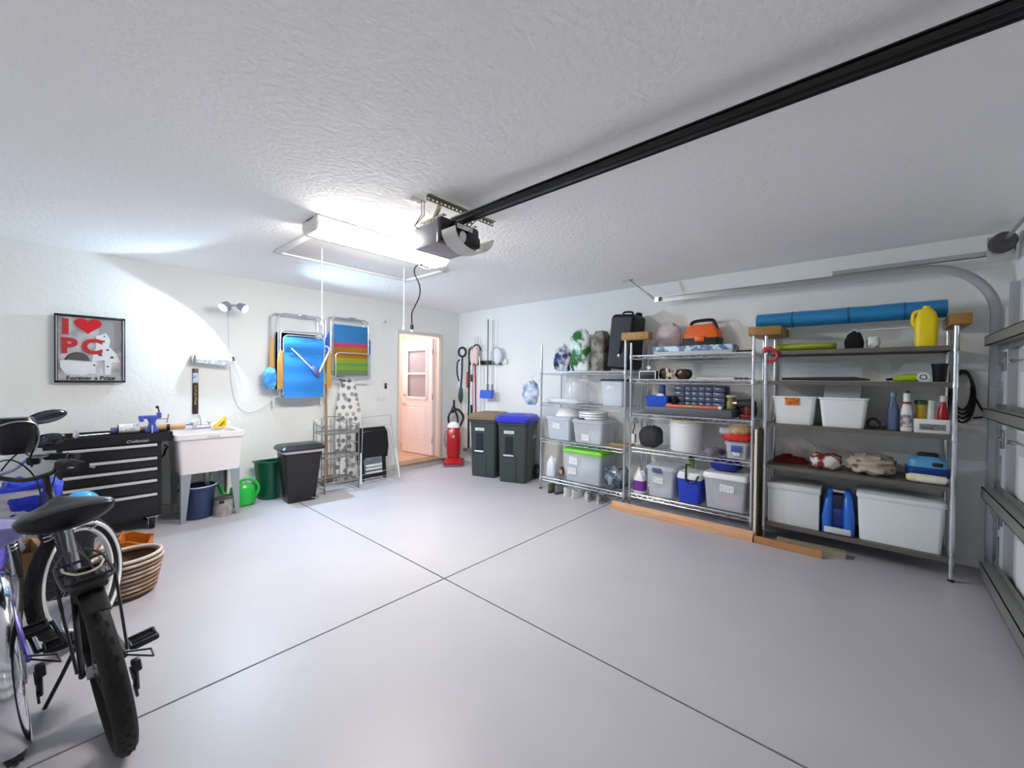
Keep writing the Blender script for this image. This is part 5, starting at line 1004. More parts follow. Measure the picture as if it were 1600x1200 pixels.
o = obj('trim_board', MB().prism([(-0.03, 0), (0.03, 0), (0.03, 0.05), (-0.02, 0.06), (-0.03, 0.055)], -0.245, 0.245, 'y'), wood('oak_trim', (190, 138, 92), (168, 116, 74), 4, 0.5, 1), None, (4.215, 0.55, 0.0), smooth=0); tag(o, 'short brown moulding on the floor below the white box', 'plank')
o = obj('trim_board', MB().prism([(-0.04, 0), (0.04, 0), (0.04, 0.05), (-0.04, 0.05)], -0.24, 0.24, 'y'), mat('grey_batten', (150, 140, 116), 0.7), None, (4.33, 0.40, 0.0), (0, 0, rad(3)), smooth=0); tag(o, 'greyish short batten behind the brown moulding', 'plank')

# ---- third unit, top
block('wood block on the posts where the middle and right units meet', 4.34, 4.80, 0.64, 0.90, 1.88, 0.08)
block('wood block on the posts at the garage door end', 4.34, 4.80, -0.51, -0.40, 1.88, 0.08)
t = thing('rolled_tarp', 'long rolled blue tarp lying on the wood blocks', 'tarp', (4.61, 0.235, 1.962), RW)
rp = []
for j in range(25):
    u = j / 24; x = -0.64 + 1.28 * u
    rp.append([(x, 0.09 * cos(a) * (1 + 0.10 * noise.noise(Vector((x * 6, a, 1)))), 0.072 + 0.070 * sin(a) * (1 + 0.08 * noise.noise(Vector((x * 7, a, 3))))) for a in [2 * pi * i / 18 for i in range(18)]])
obj('roll', MB().loft(rp), mat('tarp_blue', (34, 128, 184), 0.4, bump=(14, 0.6)), t, smooth=60)
for x in (-0.35, 0.05, 0.40): obj('seam', MB().torus((x, 0, 0.072), 0.091, 0.004, 'x', 24, 5, ry=0.79), mat('tarp_seam', (20, 88, 140), 0.5), t)
o = obj('swim_float', MB().loft([[(x, w * cos(a), 0.035 + 0.035 * sin(a)) for a in [2 * pi * i / 14 for i in range(14)]] for x, w in ((-0.23, 0.05), (-0.18, 0.09), (0.0, 0.11), (0.18, 0.10), (0.22, 0.05))]), mat('float_lime', (176, 186, 60), 0.5), None, (4.55, 0.48, S3[4] + E0), (0, 0, RW), smooth=60); tag(o, 'flat yellow-green float on the right unit top shelf', 'float')
t = thing('black_pouch', 'black drawstring bag with a white rod on the top shelf', 'bag', (4.50, 0.14, S3[4] + E0), RW)
obj('bag', MB().loft([rrect(0.12, 0.10, 0.03, 0), rrect(0.13, 0.11, 0.03, 0.06), rrect(0.09, 0.07, 0.03, 0.13), rrect(0.03, 0.03, 0.01, 0.155)]), mat('pouch_black', (12, 12, 13), 0.9), t); obj('cords', MB().tube([(-0.05, -0.02, 0.12), (0.0, -0.02, 0.165), (0.04, -0.02, 0.12)], 0.004, 5), m_wplastic, t); obj('rod', MB().cyl((-0.02, 0, 0.155), (0.40, 0.05, 0.165), 0.005, n=8), m_wplastic, t)
sack('plastic_bag', 'small white knotted plastic bag right of the black drawstring bag', 4.46, -0.03, 0.065, S3[4], 0.11, 0.10, m_wplastic, 31, 0.25, pw=0.8)
t = thing('yellow_jug', 'bright yellow plastic jug at the right end of the top shelf', 'jug', (4.46, -0.285, S3[4] + E0), RW)
m_yj = mat('jug_yellow', (244, 214, 10), 0.4)
obj('body', MB().loft([rrect(0.12, 0.10, 0.03, 0), rrect(0.125, 0.105, 0.035, 0.02), rrect(0.13, 0.105, 0.035, 0.20), rrect(0.10, 0.09, 0.03, 0.26), rrect(0.05, 0.05, 0.02, 0.295)]), m_yj, t)
obj('handle', MB().tube(smoothp([(-0.03, 0, 0.28), (-0.07, 0, 0.26), (-0.075, 0, 0.19), (-0.06, 0, 0.16)]), 0.012, 8), m_yj, t); obj('cap', MB().cyl((0, 0, 0.29), (0, 0, 0.31), 0.022, n=14), m_yj, t)
t = thing('spring_clamp', 'red plastic clamp hooked on the left post of the right unit', 'clamp', (4.34, 0.72, 1.60), RW); obj('jaw', MB().torus((0, 0, 0.09), 0.055, 0.014, 'y', 20, 8, a0=-1.9, a1=2.6), mat('clamp_red', (190, 36, 50), 0.4), t); obj('hook', MB().rbox((-0.02, 0, 0.15), (0.07, 0.03, 0.035), 0.01), mat('clamp_red', (0, 0, 0)), t)
# ---- third unit, second shelf
o = obj('folded_umbrella', MB().tube([(-0.32, 0, 0.016), (-0.1, 0, 0.018), (0.2, 0, 0.02), (0.30, 0, 0.012)], [0.012, 0.016, 0.018, 0.006], 10), mat('umbrella_grey', (62, 62, 72), 0.7), None, (4.50, 0.33, S3[3] + E0), (0, 0, RW)); tag(o, 'long flat dark folded umbrella on the second shelf', 'umbrella')
t = thing('spray_gun', 'lime green hose nozzle lying on the second shelf', 'hose nozzle', (4.50, -0.175, S3[3] + E0), RW); obj('body', MB().loft([[(x, w * cos(a), h + h * sin(a)) for a in [2 * pi * i / 12 for i in range(12)]] for x, w, h in ((-0.07, 0.02, 0.018), (0.0, 0.03, 0.03), (0.06, 0.028, 0.032), (0.075, 0.02, 0.024))]), mat('nozzle_lime', (176, 206, 40), 0.4), t); obj('nozzle', MB().cyl((-0.11, 0, 0.016), (-0.065, 0, 0.018), 0.010, n=8), m_black, t)
t = thing('tape_roll', 'white tape roll lying between the nozzle and black pot', 'tape', (4.48, -0.275, S3[3] + E0), RW); obj('roll', MB().lathe([(0.018, 0), (0.036, 0), (0.036, 0.05), (0.018, 0.05)], 20, M=Matrix.Translation((0, 0.03, 0.036)) @ Matrix.Rotation(pi / 2, 4, 'X')), m_wplastic, t); obj('core', MB().torus((0, -0.021, 0.036), 0.018, 0.004, 'y', 16, 6), m_grey, t)
o = obj('black_pot', MB().lathe([(0.034, 0), (0.036, 0.005), (0.044, 0.12), (0.048, 0.125), (0.048, 0.14), (0.042, 0.14), (0.032, 0.01)], 22), m_black, None, (4.50, -0.365, S3[3] + E0)); tag(o, 'small black plastic pot at the right end of the second shelf', 'pot')
# ---- third unit, third shelf
t = tote('storage_bin', 'white open bin with an orange label on the third shelf', 4.38, 0.375, 0.715, S3[2], 0.25, 0.36, m_wplastic, flare=0.85, fill=(mat('beige_goods', (190, 180, 170), 0.8), 0.7)); obj('orange_label', MB().cb((0, 0, 0), (0.10, 0.003, 0.065)), mat('label_orange', (240, 130, 30), 0.6, var=((180, 90, 20), 40, 0.05)), t, (-0.01, -0.176, 0.205), (rad(6), 0, 0), smooth=0)
t = tote('storage_bin', 'white open bin with papers behind it, right of the labelled one', 4.37, 0.03, 0.37, S3[2], 0.25, 0.36, m_wplastic, flare=0.85, fill=(mat('beige_goods', (0, 0, 0)), 0.7))
o = obj('paper_sheets', MB().rbox((0, 0, 0), (0.25, 0.012, 0.24), 0.003), m_white, None, (4.60, 0.22, 1.32), (rad(-18), rad(4), RW)); tag(o, 'tilted white papers sticking up from the right white bin', 'papers')
o = obj('dark_ring', MB().torus((0, 0, 0), 0.036, 0.011, 'y', 20, 8), m_black, None, (4.47, 0.008, S3[2] + 0.048), (0, 0, RW)); tag(o, 'small dark ring standing right of the white bins', 'ring')
bottle('spray_bottle', 'tall slim slate blue bottle on the third shelf', 4.52, -0.11, S3[2], 0.038, 0.31, mat('slate_bottle', (92, 112, 146), 0.3), mat('slate_cap', (140, 156, 176), 0.4), neck=0.42)
t = bottle('spray_bottle', 'white bottle with a red collar and dark tip', 4.47, -0.187, S3[2], 0.034, 0.30, m_wplastic, m_wplastic, neck=0.5, caph=0.22, lab=mat('label_pale', (210, 200, 206), 0.5, var=((120, 110, 120), 30, 0.06))); obj('collar', MB().lathe([(0.024, 0.215), (0.024, 0.232)], 16), mat('collar_red', (150, 36, 36), 0.4), t); obj('tip', MB().cyl((0.005, 0, 0.30), (0.005, 0, 0.318), 0.010, n=10), m_black, t)
t = thing('tray_box', 'low white printed tray holding bottles at the right end', 'tray', (4.55, -0.325, S3[2] + E0), RW)
obj('tray', MB().tub(0.19, 0.24, 0.195, 0.245, 0.105, 0.006, 0.004), m_wplastic, t)
obj('print', MB().box(-0.06, 0.065, -0.1245, -0.122, 0.03, 0.062), mat('print_grey', (150, 148, 148), 0.6, var=((70, 70, 72), 50, 0.08)), t, smooth=0)
for (a, b, c, d) in ((-0.066, 0.071, 0.024, 0.028), (-0.066, 0.071, 0.064, 0.068), (-0.066, -0.062, 0.024, 0.068), (0.067, 0.071, 0.024, 0.068)): obj('print_border', MB().box(a, b, -0.1248, -0.122, c, d), m_grey, t, smooth=0)
ZB = S3[2] + 0.006
bottle('polish_bottle', 'yellow bottle with a green top in the white tray', 4.52, -0.268, ZB, 0.032, 0.24, mat('bottle_yellow', (214, 172, 30), 0.3), mat('cap_green', (30, 90, 40), 0.4), neck=0.9, sy=0.8)
bottle('lotion_bottle', 'white bottle with a pale cap in the white tray', 4.52, -0.328, ZB, 0.026, 0.24, mat('bottle_white', (220, 222, 216), 0.3), mat('cap_pale', (206, 210, 190), 0.4), neck=0.75, sy=0.9, caph=0.25)
bottle('red_bottle', 'red bottle with a white neck in the white tray', 4.52, -0.390, ZB, 0.031, 0.28, mat('bottle_red', (176, 14, 26), 0.25), mat('cap_cream_w', (226, 214, 206), 0.4), neck=0.5, sy=0.9, caph=0.16)
# ---- third unit, fourth shelf
def cloth(name, label, X, y0, y1, z, h, d, m, seed, cat='cloth'):
    w = y1 - y0
    o = obj(name, MB().sheet(22, 14, lambda u, v: ((u - 0.5) * w * (1 - 0.25 * (v - 0.5) ** 2), (v - 0.5) * d * (1 - 0.3 * (u - 0.5) ** 2), 0.010 + h * max(0, (1 - (2 * u - 1) ** 4) * (1 - (2 * v - 1) ** 4)) * (0.45 + 0.9 * abs(noise.noise(Vector((u * 3.1 + seed, v * 3.3, seed)))) + 0.2 * noise.noise(Vector((u * 9, v * 9, seed))))), 0.008), m, None, (X + d / 2, (y0 + y1) / 2, z + E0), (0, 0, RW), smooth=60)
    return tag(o, label, cat)
cloth('red_cloth', 'dark red cloth strip lying at the left of the fourth shelf', 4.58, 0.46, 0.73, S3[1], 0.06, 0.20, mat('cloth_red', (130, 20, 24), 0.8), 2.3)
sack('holiday_mitten', 'red and white knitted mitten on a dark tray', 4.42, 0.20, 0.44, S3[1], 0.13, 0.26, mat('red_white_knit', (140, 34, 36), 0.85, var=((236, 232, 230), 11, 0.05)), 33, 0.25, cat='mitten')
sack('beige_tote', 'crumpled beige tote bag with grey violet print', 4.38, -0.15, 0.18, S3[1], 0.17, 0.36, spots('beige_print', (186, 168, 150), (120, 108, 122), 14, 0.3, 0.85), 47, 0.35, cat='tote bag', pw=0.8, fr=3.0)
t = thing('travel_iron', 'light and dark blue appliance with a black handle', 'appliance', (4.56, -0.315, S3[1] + E0), RW)
obj('base', MB().loft([rrect(0.24, 0.18, 0.05, 0.03), rrect(0.25, 0.19, 0.05, 0.05), rrect(0.25, 0.19, 0.05, 0.10), rrect(0.22, 0.16, 0.05, 0.11)]), mat('dark_blue_plastic', (24, 62, 140), 0.35), t); obj('top', MB().loft([rrect(0.23, 0.17, 0.05, 0.105), rrect(0.22, 0.16, 0.05, 0.16), rrect(0.14, 0.10, 0.04, 0.19)]), mat('light_blue_plastic', (90, 160, 206), 0.35), t); obj('handle', MB().rbox((0.0, -0.02, 0.20), (0.12, 0.06, 0.035), 0.014), m_black, t); obj('vent', MB().rbox((0.05, -0.08, 0.135), (0.06, 0.02, 0.03), 0.008), m_black, t)
obj('feet', MB().rbox((-0.07, 0, 0.016), (0.04, 0.12, 0.032), 0.006).rbox((0.07, 0, 0.016), (0.04, 0.12, 0.032), 0.006), m_black, t)
o = obj('towel_roll', MB().tube([(-0.11, 0, 0.032), (-0.09, 0, 0.034), (0.0, 0, 0.034), (0.10, 0, 0.034), (0.11, 0, 0.03)], [0.022, 0.031, 0.033, 0.031, 0.02], 16), mat('towel_cream', (224, 214, 176), 0.9, var=((240, 238, 230), 10, 0.1)), None, (4.40, -0.30, S3[1] + E0), (0, 0, RW + rad(-6)), smooth=60); tag(o, 'rolled cream and white towel in front of the blue appliance', 'towel')
# ---- third unit, bottom shelf
t = thing('white_box', 'white carton with a lid at the left of the bottom shelf', 'box', (4.575, 0.535, S3[0] + E0), RW); obj('box', MB().rbox((0, 0, 0.155), (0.38, 0.38, 0.31), 0.004), mat('carton_white', (218, 220, 222), 0.6), t); obj('lid', MB().rbox((0, 0, 0.335), (0.395, 0.395, 0.05), 0.004), mat('carton_white', (0, 0, 0)), t)
t = thing('carpet_shampooer', 'blue plastic wet vacuum head with a dark centre', 'vacuum head', (4.55, 0.220, S3[0] + E0), RW)
m_ub = mat('shampooer_blue', (40, 104, 206), 0.25)
for sx in (-1, 1): obj('side_shell', MB().loft([rrect(0.07, 0.30, 0.03, 0.0, cx=sx * 0.075), rrect(0.075, 0.32, 0.03, 0.14, cx=sx * 0.074), rrect(0.06, 0.26, 0.028, 0.29, cx=sx * 0.065), rrect(0.035, 0.16, 0.015, 0.355, cx=sx * 0.055)]), m_ub, t)
obj('core', MB().rbox((0, 0.02, 0.16), (0.12, 0.26, 0.32), 0.01), mat('core_navy', (16, 24, 56), 0.3), t); obj('window', MB().rbox((0, -0.115, 0.13), (0.09, 0.02, 0.16), 0.006), mat('window_blue', (20, 50, 130), 0.1), t); obj('top_grip', MB().cyl((-0.045, -0.06, 0.345), (0.045, -0.06, 0.345), 0.012, n=10), m_h, t)
obj('nozzle', MB().rbox((0, -0.155, 0.03), (0.18, 0.03, 0.05), 0.008), mat('nozzle_pale', (206, 214, 214), 0.3), t)
t = thing('foam_cooler', 'large white foam cooler at the right of the bottom shelf', 'cooler', (4.565, -0.155, S3[0] + E0), RW); m_foam = mat('foam_cooler_white', (232, 236, 238), 0.7, bump=(120, 0.1))
obj('body', MB().loft([rrect(0.47, 0.32, 0.03, 0), rrect(0.50, 0.35, 0.03, 0.34)]), m_foam, t); obj('lid', MB().loft([rrect(0.50, 0.35, 0.03, 0.338), rrect(0.515, 0.365, 0.03, 0.35), rrect(0.515, 0.365, 0.03, 0.38), rrect(0.46, 0.31, 0.03, 0.39)]), m_foam, t)
# black cord hanging on the wall by the garage door
t = thing('extension_cord', 'black extension cord coil hanging on the wall past the last shelf', 'cord', (XR - 0.02, -0.52, 1.40), RW)
cd = MB()
for k in range(4): cd.torus((0.0, -0.01 * k, -0.02 * k), 0.05 + 0.004 * k, 0.009, 'y', 24, 6, ry=3.2)
obj('coil', cd, m_rubber, t); obj('tail', MB().tube(smoothp([(0.05, 0, -0.02), (0.10, 0, -0.14), (0.12, 0, -0.20), (0.06, 0, -0.22)]), 0.007, 6), m_rubber, t); obj('hook', MB().cyl((0, 0.02, 0.165), (0, -0.05, 0.165), 0.006, n=8), m_zinc, t)

# ---------------------------------------------------------------- bicycles at the left
m_bk = mat('bike_black', (18, 18, 22), 0.3); m_pur = mat('bike_purple', (96, 82, 190), 0.2, 0.2); m_spk = mat('spoke_steel', (190, 192, 198), 0.3, 0.9)
m_ww = mat('white_rim', (230, 230, 232), 0.35)
def bike(name, label, loc, rz, lean, frame_m, steer, rim_m, whitewall=False, fender=None, rack=False, sad_m=None, sad_w=0.13, bars=0.29, barz=0.98, sadz=0.80, tyre=0.029, R=0.33, tank=False):
    """forward is +x, left is +y, origin at the rear tyre contact"""
    t = thing(name, label, 'bicycle', loc, group='bicycles parked by the left wall', rot=(lean, 0, rz))
    WB = 1.06
    def wheel(par, M, nm, whitewall=whitewall, rim_m=rim_m):
        w = obj(nm, MB().torus((0, 0, 0), R - tyre, tyre, 'y', 48, 12, M=M), m_rubber, par)
        kn = MB()
        for i in range(64):
            a = 2 * pi * i / 64
            for k, off in ((-1, 0.013), (1, 0.013), (0, 0.0)):
                if (i + k) % 2: continue
                rr = R - 0.0015 - abs(k) * 0.005; Mk = M @ Matrix.Rotation(-a, 4, 'Y') @ Matrix.Translation((rr, k * off, 0)); kn.cb((0, 0, 0), (0.008, 0.011, 0.020), Mk)
        obj('tread', kn, m_rubber, w, smooth=0)
        rm = obj('rim', MB().torus((0, 0, 0), R - 2 * tyre - 0.004, 0.010, 'y', 48, 8, M=M @ Matrix.Scale(1.3, 4, (0, 1, 0))), rim_m, w)
        if whitewall:
            for s in (-1, 1): obj('sidewall', MB().torus((0, s * tyre * 0.80, 0), R - 1.25 * tyre, 0.012, 'y', 48, 6, M=M), m_ww, w)
        sp = MB()
        for i in range(28):
            a = 2 * pi * i / 28; b = a + (0.35 if i % 2 else -0.35); s = 0.03 if i % 4 < 2 else -0.03
            sp.tube([(0.02 * cos(b), s, 0.02 * sin(b)), ((R - 2 * tyre) * cos(a), 0, (R - 2 * tyre) * sin(a))], 0.0013, 4, M=M)
        obj('spokes', sp, m_spk if frame_m is not m_bk else mat('dark_spoke', (70, 70, 74), 0.5, 0.6), w, smooth=0)
        obj('hub', MB().cyl((0, -0.05, 0), (0, 0.05, 0), 0.022, n=14, M=M), m_spk, w)
        return w
    wheel(t, Matrix.Translation((0, 0, R)), 'rear_wheel', False, m_bk if whitewall else rim_m)
    hx, hz = WB - 0.20, 0.86        # top of the head tube
    SM = Matrix.Translation((WB - 0.08, 0, 0)) @ Matrix.Rotation(steer, 4, 'Z') @ Matrix.Translation((-(WB - 0.08), 0, 0))
    wheel(t, SM @ Matrix.Translation((WB, 0, R)), 'front_wheel')
    bb = (0.43, 0, 0.28); st = (0.30, 0, 0.66); hd0 = (WB - 0.13, 0, 0.66); hd1 = (hx + 0.02, 0, hz)
    fm = MB(); fm.tube([bb, st, (0.285, 0, sadz - 0.09)], 0.016, 10).tube([bb, hd0], 0.020, 10).tube([(0.33, 0, 0.56), hd1], 0.017, 10).tube([hd0, hd1], 0.021, 10)
    for s in (-1, 1): fm.tube([(0, s * 0.06, R), (0.30, s * 0.035, 0.29), bb], 0.010, 8).tube([(0, s * 0.06, R), (0.29, s * 0.02, 0.60)], 0.009, 8)
    obj('frame', fm, frame_m, t)
    fk = MB()
    for s in (-1, 1): fk.tube(smoothp([(WB, s * 0.055, R), (WB - 0.03, s * 0.055, R + 0.12), (WB - 0.10, s * 0.05, 0.62), (WB - 0.13, s * 0.02, 0.68)]), 0.012, 8, M=SM)
    obj('fork', fk, m_bk, t)
    hb = MB(); hb.tube(smoothp([(hx - 0.10, bars, barz), (hx - 0.03, bars * 0.6, barz + 0.01), (hx + 0.03, bars * 0.35, barz - 0.05), (hx + 0.02, 0, barz - 0.07), (hx + 0.03, -bars * 0.35, barz - 0.05), (hx - 0.03, -bars * 0.6, barz + 0.01), (hx - 0.10, -bars, barz)]), 0.011, 8, M=SM).tube([hd1, (hx + 0.02, 0, barz - 0.07)], 0.014, 8)
    h = obj('handlebar', hb, m_spk if frame_m is not m_bk else m_bk, t)
    for s in (-1, 1):
        obj('grip', MB().tube([(hx - 0.10 - 0.05, s * (bars + 0.05), barz - 0.004), (hx - 0.05, s * bars * 0.78, barz + 0.004)], 0.019, 10, M=SM), m_rubber, h)
        obj('brake_lever', MB().tube(smoothp([(hx + 0.0, s * bars * 0.70, barz - 0.01), (hx + 0.03, s * bars * 0.8, barz - 0.035), (hx - 0.03, s * bars * 1.05, barz - 0.04)]), 0.007, 6, M=SM), m_spk, h)
        obj('shifter', MB().rbox((hx - 0.02, s * bars * 0.62, barz - 0.01), (0.05, 0.05, 0.045), 0.012, M=SM), m_bk, h)
    cbl = MB()
    for s in (-1, 1): cbl.tube(smoothp([(hx + 0.0, s * bars * 0.6, barz), (hx + 0.12, s * bars * 0.4, barz + 0.02), (hx + 0.12, s * 0.03, barz - 0.12), (WB - 0.15, s * 0.02, 0.66)]), 0.0035, 6, M=SM)
    obj('cables', cbl, m_rubber, t)
    # saddle: wide at the back, narrow nose
    sd = MB(); rg = []
    for x, w, h0, h1 in ((0.13, sad_w * 0.80, 0.035, 0.0), (0.15, sad_w * 0.98, 0.052, -0.02), (0.20, sad_w, 0.056, -0.025), (0.27, sad_w * 0.80, 0.05, -0.02), (0.34, sad_w * 0.42, 0.045, -0.01), (0.41, sad_w * 0.24, 0.04, 0.0), (0.43, sad_w * 0.14, 0.03, 0.008)):
        rg.append([(x, w * cos(a), sadz + (h0 * 0.55 * sin(a) + 0.015 if sin(a) > 0 else (0.045 - h1 * 1.3) * sin(a) * 0.9 + 0.015)) for a in [2 * pi * i / 18 for i in range(18)]])
    s_ = obj('saddle', sd.loft(rg), sad_m or m_bk, t, smooth=60)
    rl = MB()
    for s in (-1, 1):
        rl.tube([(0.16, s * 0.05, sadz - 0.03), (0.28, s * 0.022, sadz - 0.05), (0.40, s * 0.015, sadz - 0.01)], 0.004, 6)
        rl.tube([(0.16 + 0.012 * cos(i * 0.9), s * 0.06 + 0.012 * sin(i * 0.9), sadz - 0.075 + 0.0022 * i) for i in range(30)], 0.003, 5)
    obj('saddle_springs', rl, m_spk, s_); obj('seat_post', MB().cyl((0.285, 0, 0.60), (0.28, 0, sadz - 0.03), 0.0125, n=10), m_spk, t)
    ck = obj('chainring', MB().lathe([(0.03, -0.004), (0.085, -0.003), (0.085, 0.003), (0.03, 0.004)], 32, M=Matrix.Translation((bb[0], -0.05, bb[2])) @ Matrix.Rotation(pi / 2, 4, 'X')), m_bk, t)
    obj('chain', MB().tube([(0.0, -0.045, R + 0.035), (bb[0], -0.05, bb[2] + 0.085), (bb[0] + 0.08, -0.05, bb[2]), (bb[0], -0.05, bb[2] - 0.085), (0.03, -0.045, R - 0.10), (-0.02, -0.045, R - 0.05)], 0.005, 6, closed=True), m_spk, t)
    for s, ca in ((-1, rad(200)), (1, rad(20))):
        px_, pz_ = bb[0] + 0.165 * cos(ca), bb[2] + 0.165 * sin(ca)
        cr = obj('crank', MB().tube([(bb[0], s * 0.065, bb[2]), (px_, s * 0.085, pz_)], 0.011, 8), m_bk, t)
        pd = MB()
        for dx in (-0.042, 0.042): pd.rbox((px_ + dx, s * 0.15, pz_), (0.016, 0.095, 0.024), 0.005)
        for dy in (0.105, 0.195): pd.rbox((px_, s * dy, pz_), (0.09, 0.012, 0.022), 0.004)
        pd.cyl((px_, s * 0.085, pz_), (px_, s * 0.19, pz_), 0.009, n=8); obj('pedal', pd, m_bk, cr)
    dr = MB(); dr.rbox((0.0, -0.085, R - 0.06), (0.035, 0.03, 0.05), 0.008).tube([(0, -0.08, R - 0.08), (0.02, -0.075, R - 0.17)], 0.010, 8)
    for z in (R - 0.09, R - 0.17): dr.lathe([(0.008, -0.004), (0.026, -0.004), (0.026, 0.004), (0.008, 0.004)], 14, M=Matrix.Translation((0.012, -0.07, z)) @ Matrix.Rotation(pi / 2, 4, 'X'))
    dr.tube([(-0.03, -0.06, R + 0.03), (-0.045, -0.13, R), (0.0, -0.14, R - 0.06), (0.05, -0.06, R - 0.02)], 0.004, 6); obj('derailleur', dr, m_bk, t)
    cs_ = MB()
    for k in range(6): cs_.lathe([(0.015, 0), (0.055 - 0.006 * k, 0), (0.055 - 0.006 * k, 0.002)], 24, M=Matrix.Translation((0, -0.026 - 0.005 * k, R)) @ Matrix.Rotation(pi / 2, 4, 'X'))
    obj('cassette', cs_, m_spk, t)
    if fender:
        for (M, nm, a0, a1) in ((Matrix.Translation((0, 0, R)), 'rear_fender', rad(20), rad(205)), (SM @ Matrix.Translation((WB, 0, R)), 'front_fender', rad(15), rad(150))):
            rg = []; n = 26
            for i in range(n + 1):
                a = a0 + (a1 - a0) * i / n; ring = []
                prof = [(-0.047, -0.022), (-0.042, -0.002), (-0.022, 0.010), (0, 0.014), (0.022, 0.010), (0.042, -0.002), (0.047, -0.022), (0.044, -0.022), (0.039, -0.005), (0.02, 0.006), (0, 0.010), (-0.02, 0.006), (-0.039, -0.005), (-0.044, -0.022)]
                for (yy, dr_) in prof: ring.append(((R + 0.022 + dr_) * cos(a), yy, (R + 0.022 + dr_) * sin(a)))
                rg.append(ring)
            obj(nm, MB().loft(rg, M=M), fender, t, smooth=60)
    if rack:
        rk = MB(); z = 0.73
        for y in (-0.065, -0.022, 0.022, 0.065): rk.tube(smoothp([(0.24, y * 0.5, z), (0.10, y, z), (-0.12, y, z)]), 0.005, 6)
        for x in (-0.12, 0.0, 0.1): rk.cyl((x, -0.065, z), (x, 0.065, z), 0.005, n=6)
        rk.torus((-0.12, 0, z), 0.065, 0.005, 'z', 14, 6, a0=pi / 2, a1=1.5 * pi)
        for s in (-1, 1): rk.tube([(0.0, s * 0.07, R + 0.02), (-0.06, s * 0.075, z)], 0.005, 6)
        rc = obj('rear_rack', rk, m_bk, t)
        sp = MB()
        for s in (-1, 1): sp.tube(smoothp([(0.06, s * 0.05, z + 0.006), (-0.06, s * 0.05, z + 0.03), (-0.15, s * 0.03, z + 0.04)]), 0.004, 6)
        sp.tube(smoothp([(-0.15, 0.03, z + 0.04), (-0.165, 0, z + 0.04), (-0.15, -0.03, z + 0.04)]), 0.004, 6); obj('spring_clip', sp, mat('clip_pale', (206, 200, 180), 0.3, 0.6), rc)
        obj('rack_light', MB().rbox((-0.03, 0, z - 0.03), (0.16, 0.10, 0.05), 0.012), m_bk, rc)
        obj('mudguard', MB().loft([[((R + 0.03) * cos(a), yy, R + (R + 0.03 + d_) * sin(a)) for (yy, d_) in ((-0.035, -0.008), (0, 0.006), (0.035, -0.008), (0.033, -0.012), (0, 0.002), (-0.033, -0.012))] for a in [rad(60 + 7 * i) for i in range(10)]]), m_bk, t, smooth=60)
    if tank: obj('tank', MB().ell((0.52, 0, 0.62), (0.17, 0.045, 0.06), 20, 10), frame_m, t)
    ks = MB(); ks.tube([(0.40, 0.04, 0.27), (0.43, 0.10, 0.15), (0.455, 0.165, 0.032)], 0.008, 8); obj('kickstand', ks, m_bk, t)
    return t
RB = Matrix.Rotation(0, 4, 'Z')
bike('mountain_bike', 'black bicycle with knobby tyres and a rear rack, nearest the camera', (0.172, 2.21, 0.0), rad(94.5), rad(-8), m_bk, rad(-36), m_ww, whitewall=True, rack=True, sadz=0.90, sad_w=0.14, bars=0.28, barz=1.02, tyre=0.033)
bike('cruiser_bike', 'purple cruiser bicycle with wide chrome fenders at the left edge', (-0.10, 2.45, 0.0), rad(93.5), rad(-5), m_pur, rad(-8), m_spk, fender=mat('fender_chrome', (226, 228, 234), 0.12, 1.0), sad_m=mat('lavender_vinyl', (150, 146, 206), 0.3), sadz=0.80, sad_w=0.11, bars=0.30, barz=1.0, tyre=0.027, tank=True)
t = thing('front_basket', 'white slatted basket on the cruiser handlebar stuffed with blue plastic', 'basket', (-0.19, 3.42, 0.62), rz=rad(4))
bw = MB(); bw.tub(0.26, 0.20, 0.32, 0.26, 0.22, 0.03, 0.006); obj('basket', bw, mat('basket_white', (226, 224, 230), 0.5, bump=(60, 0.2)), t)
for i in range(5): obj('slat', MB().loft([rrect(0.272 + 0.0115 * i, 0.212 + 0.0115 * i, 0.03, 0.02 + 0.042 * i), rrect(0.280 + 0.0115 * i, 0.220 + 0.0115 * i, 0.03, 0.045 + 0.042 * i)], False, False), m_wplastic, t)
o = obj('blue_bag', MB().blob((0, 0, 0), (0.22, 0.20, 0.19), 41, 0.28, 2.4, 26), mat('royal_film', (34, 60, 206), 0.25, bump=(12, 0.6)), None, (-0.085, 3.40, 0.69), smooth=70); tag(o, 'crumpled royal blue plastic bag stuffed in the white basket', 'bag')
t = thing('handlebar_bag', 'black bag with pale piping strapped to the cruiser handlebar', 'bag', (-0.13, 3.22, 1.05), rz=rad(4))
obj('bag', MB().loft([rrect(0.10, 0.10, 0.03, 0.0, cy=0.01), rrect(0.14, 0.14, 0.04, 0.05), rrect(0.15, 0.14, 0.04, 0.14), rrect(0.12, 0.10, 0.04, 0.18)]), m_bk, t); obj('piping', MB().tube(smoothp([(-0.07, -0.06, 0.14), (0.0, -0.075, 0.165), (0.06, -0.06, 0.15), (0.075, -0.05, 0.08), (0.06, -0.05, 0.01)]), 0.004, 6), m_spk, t)
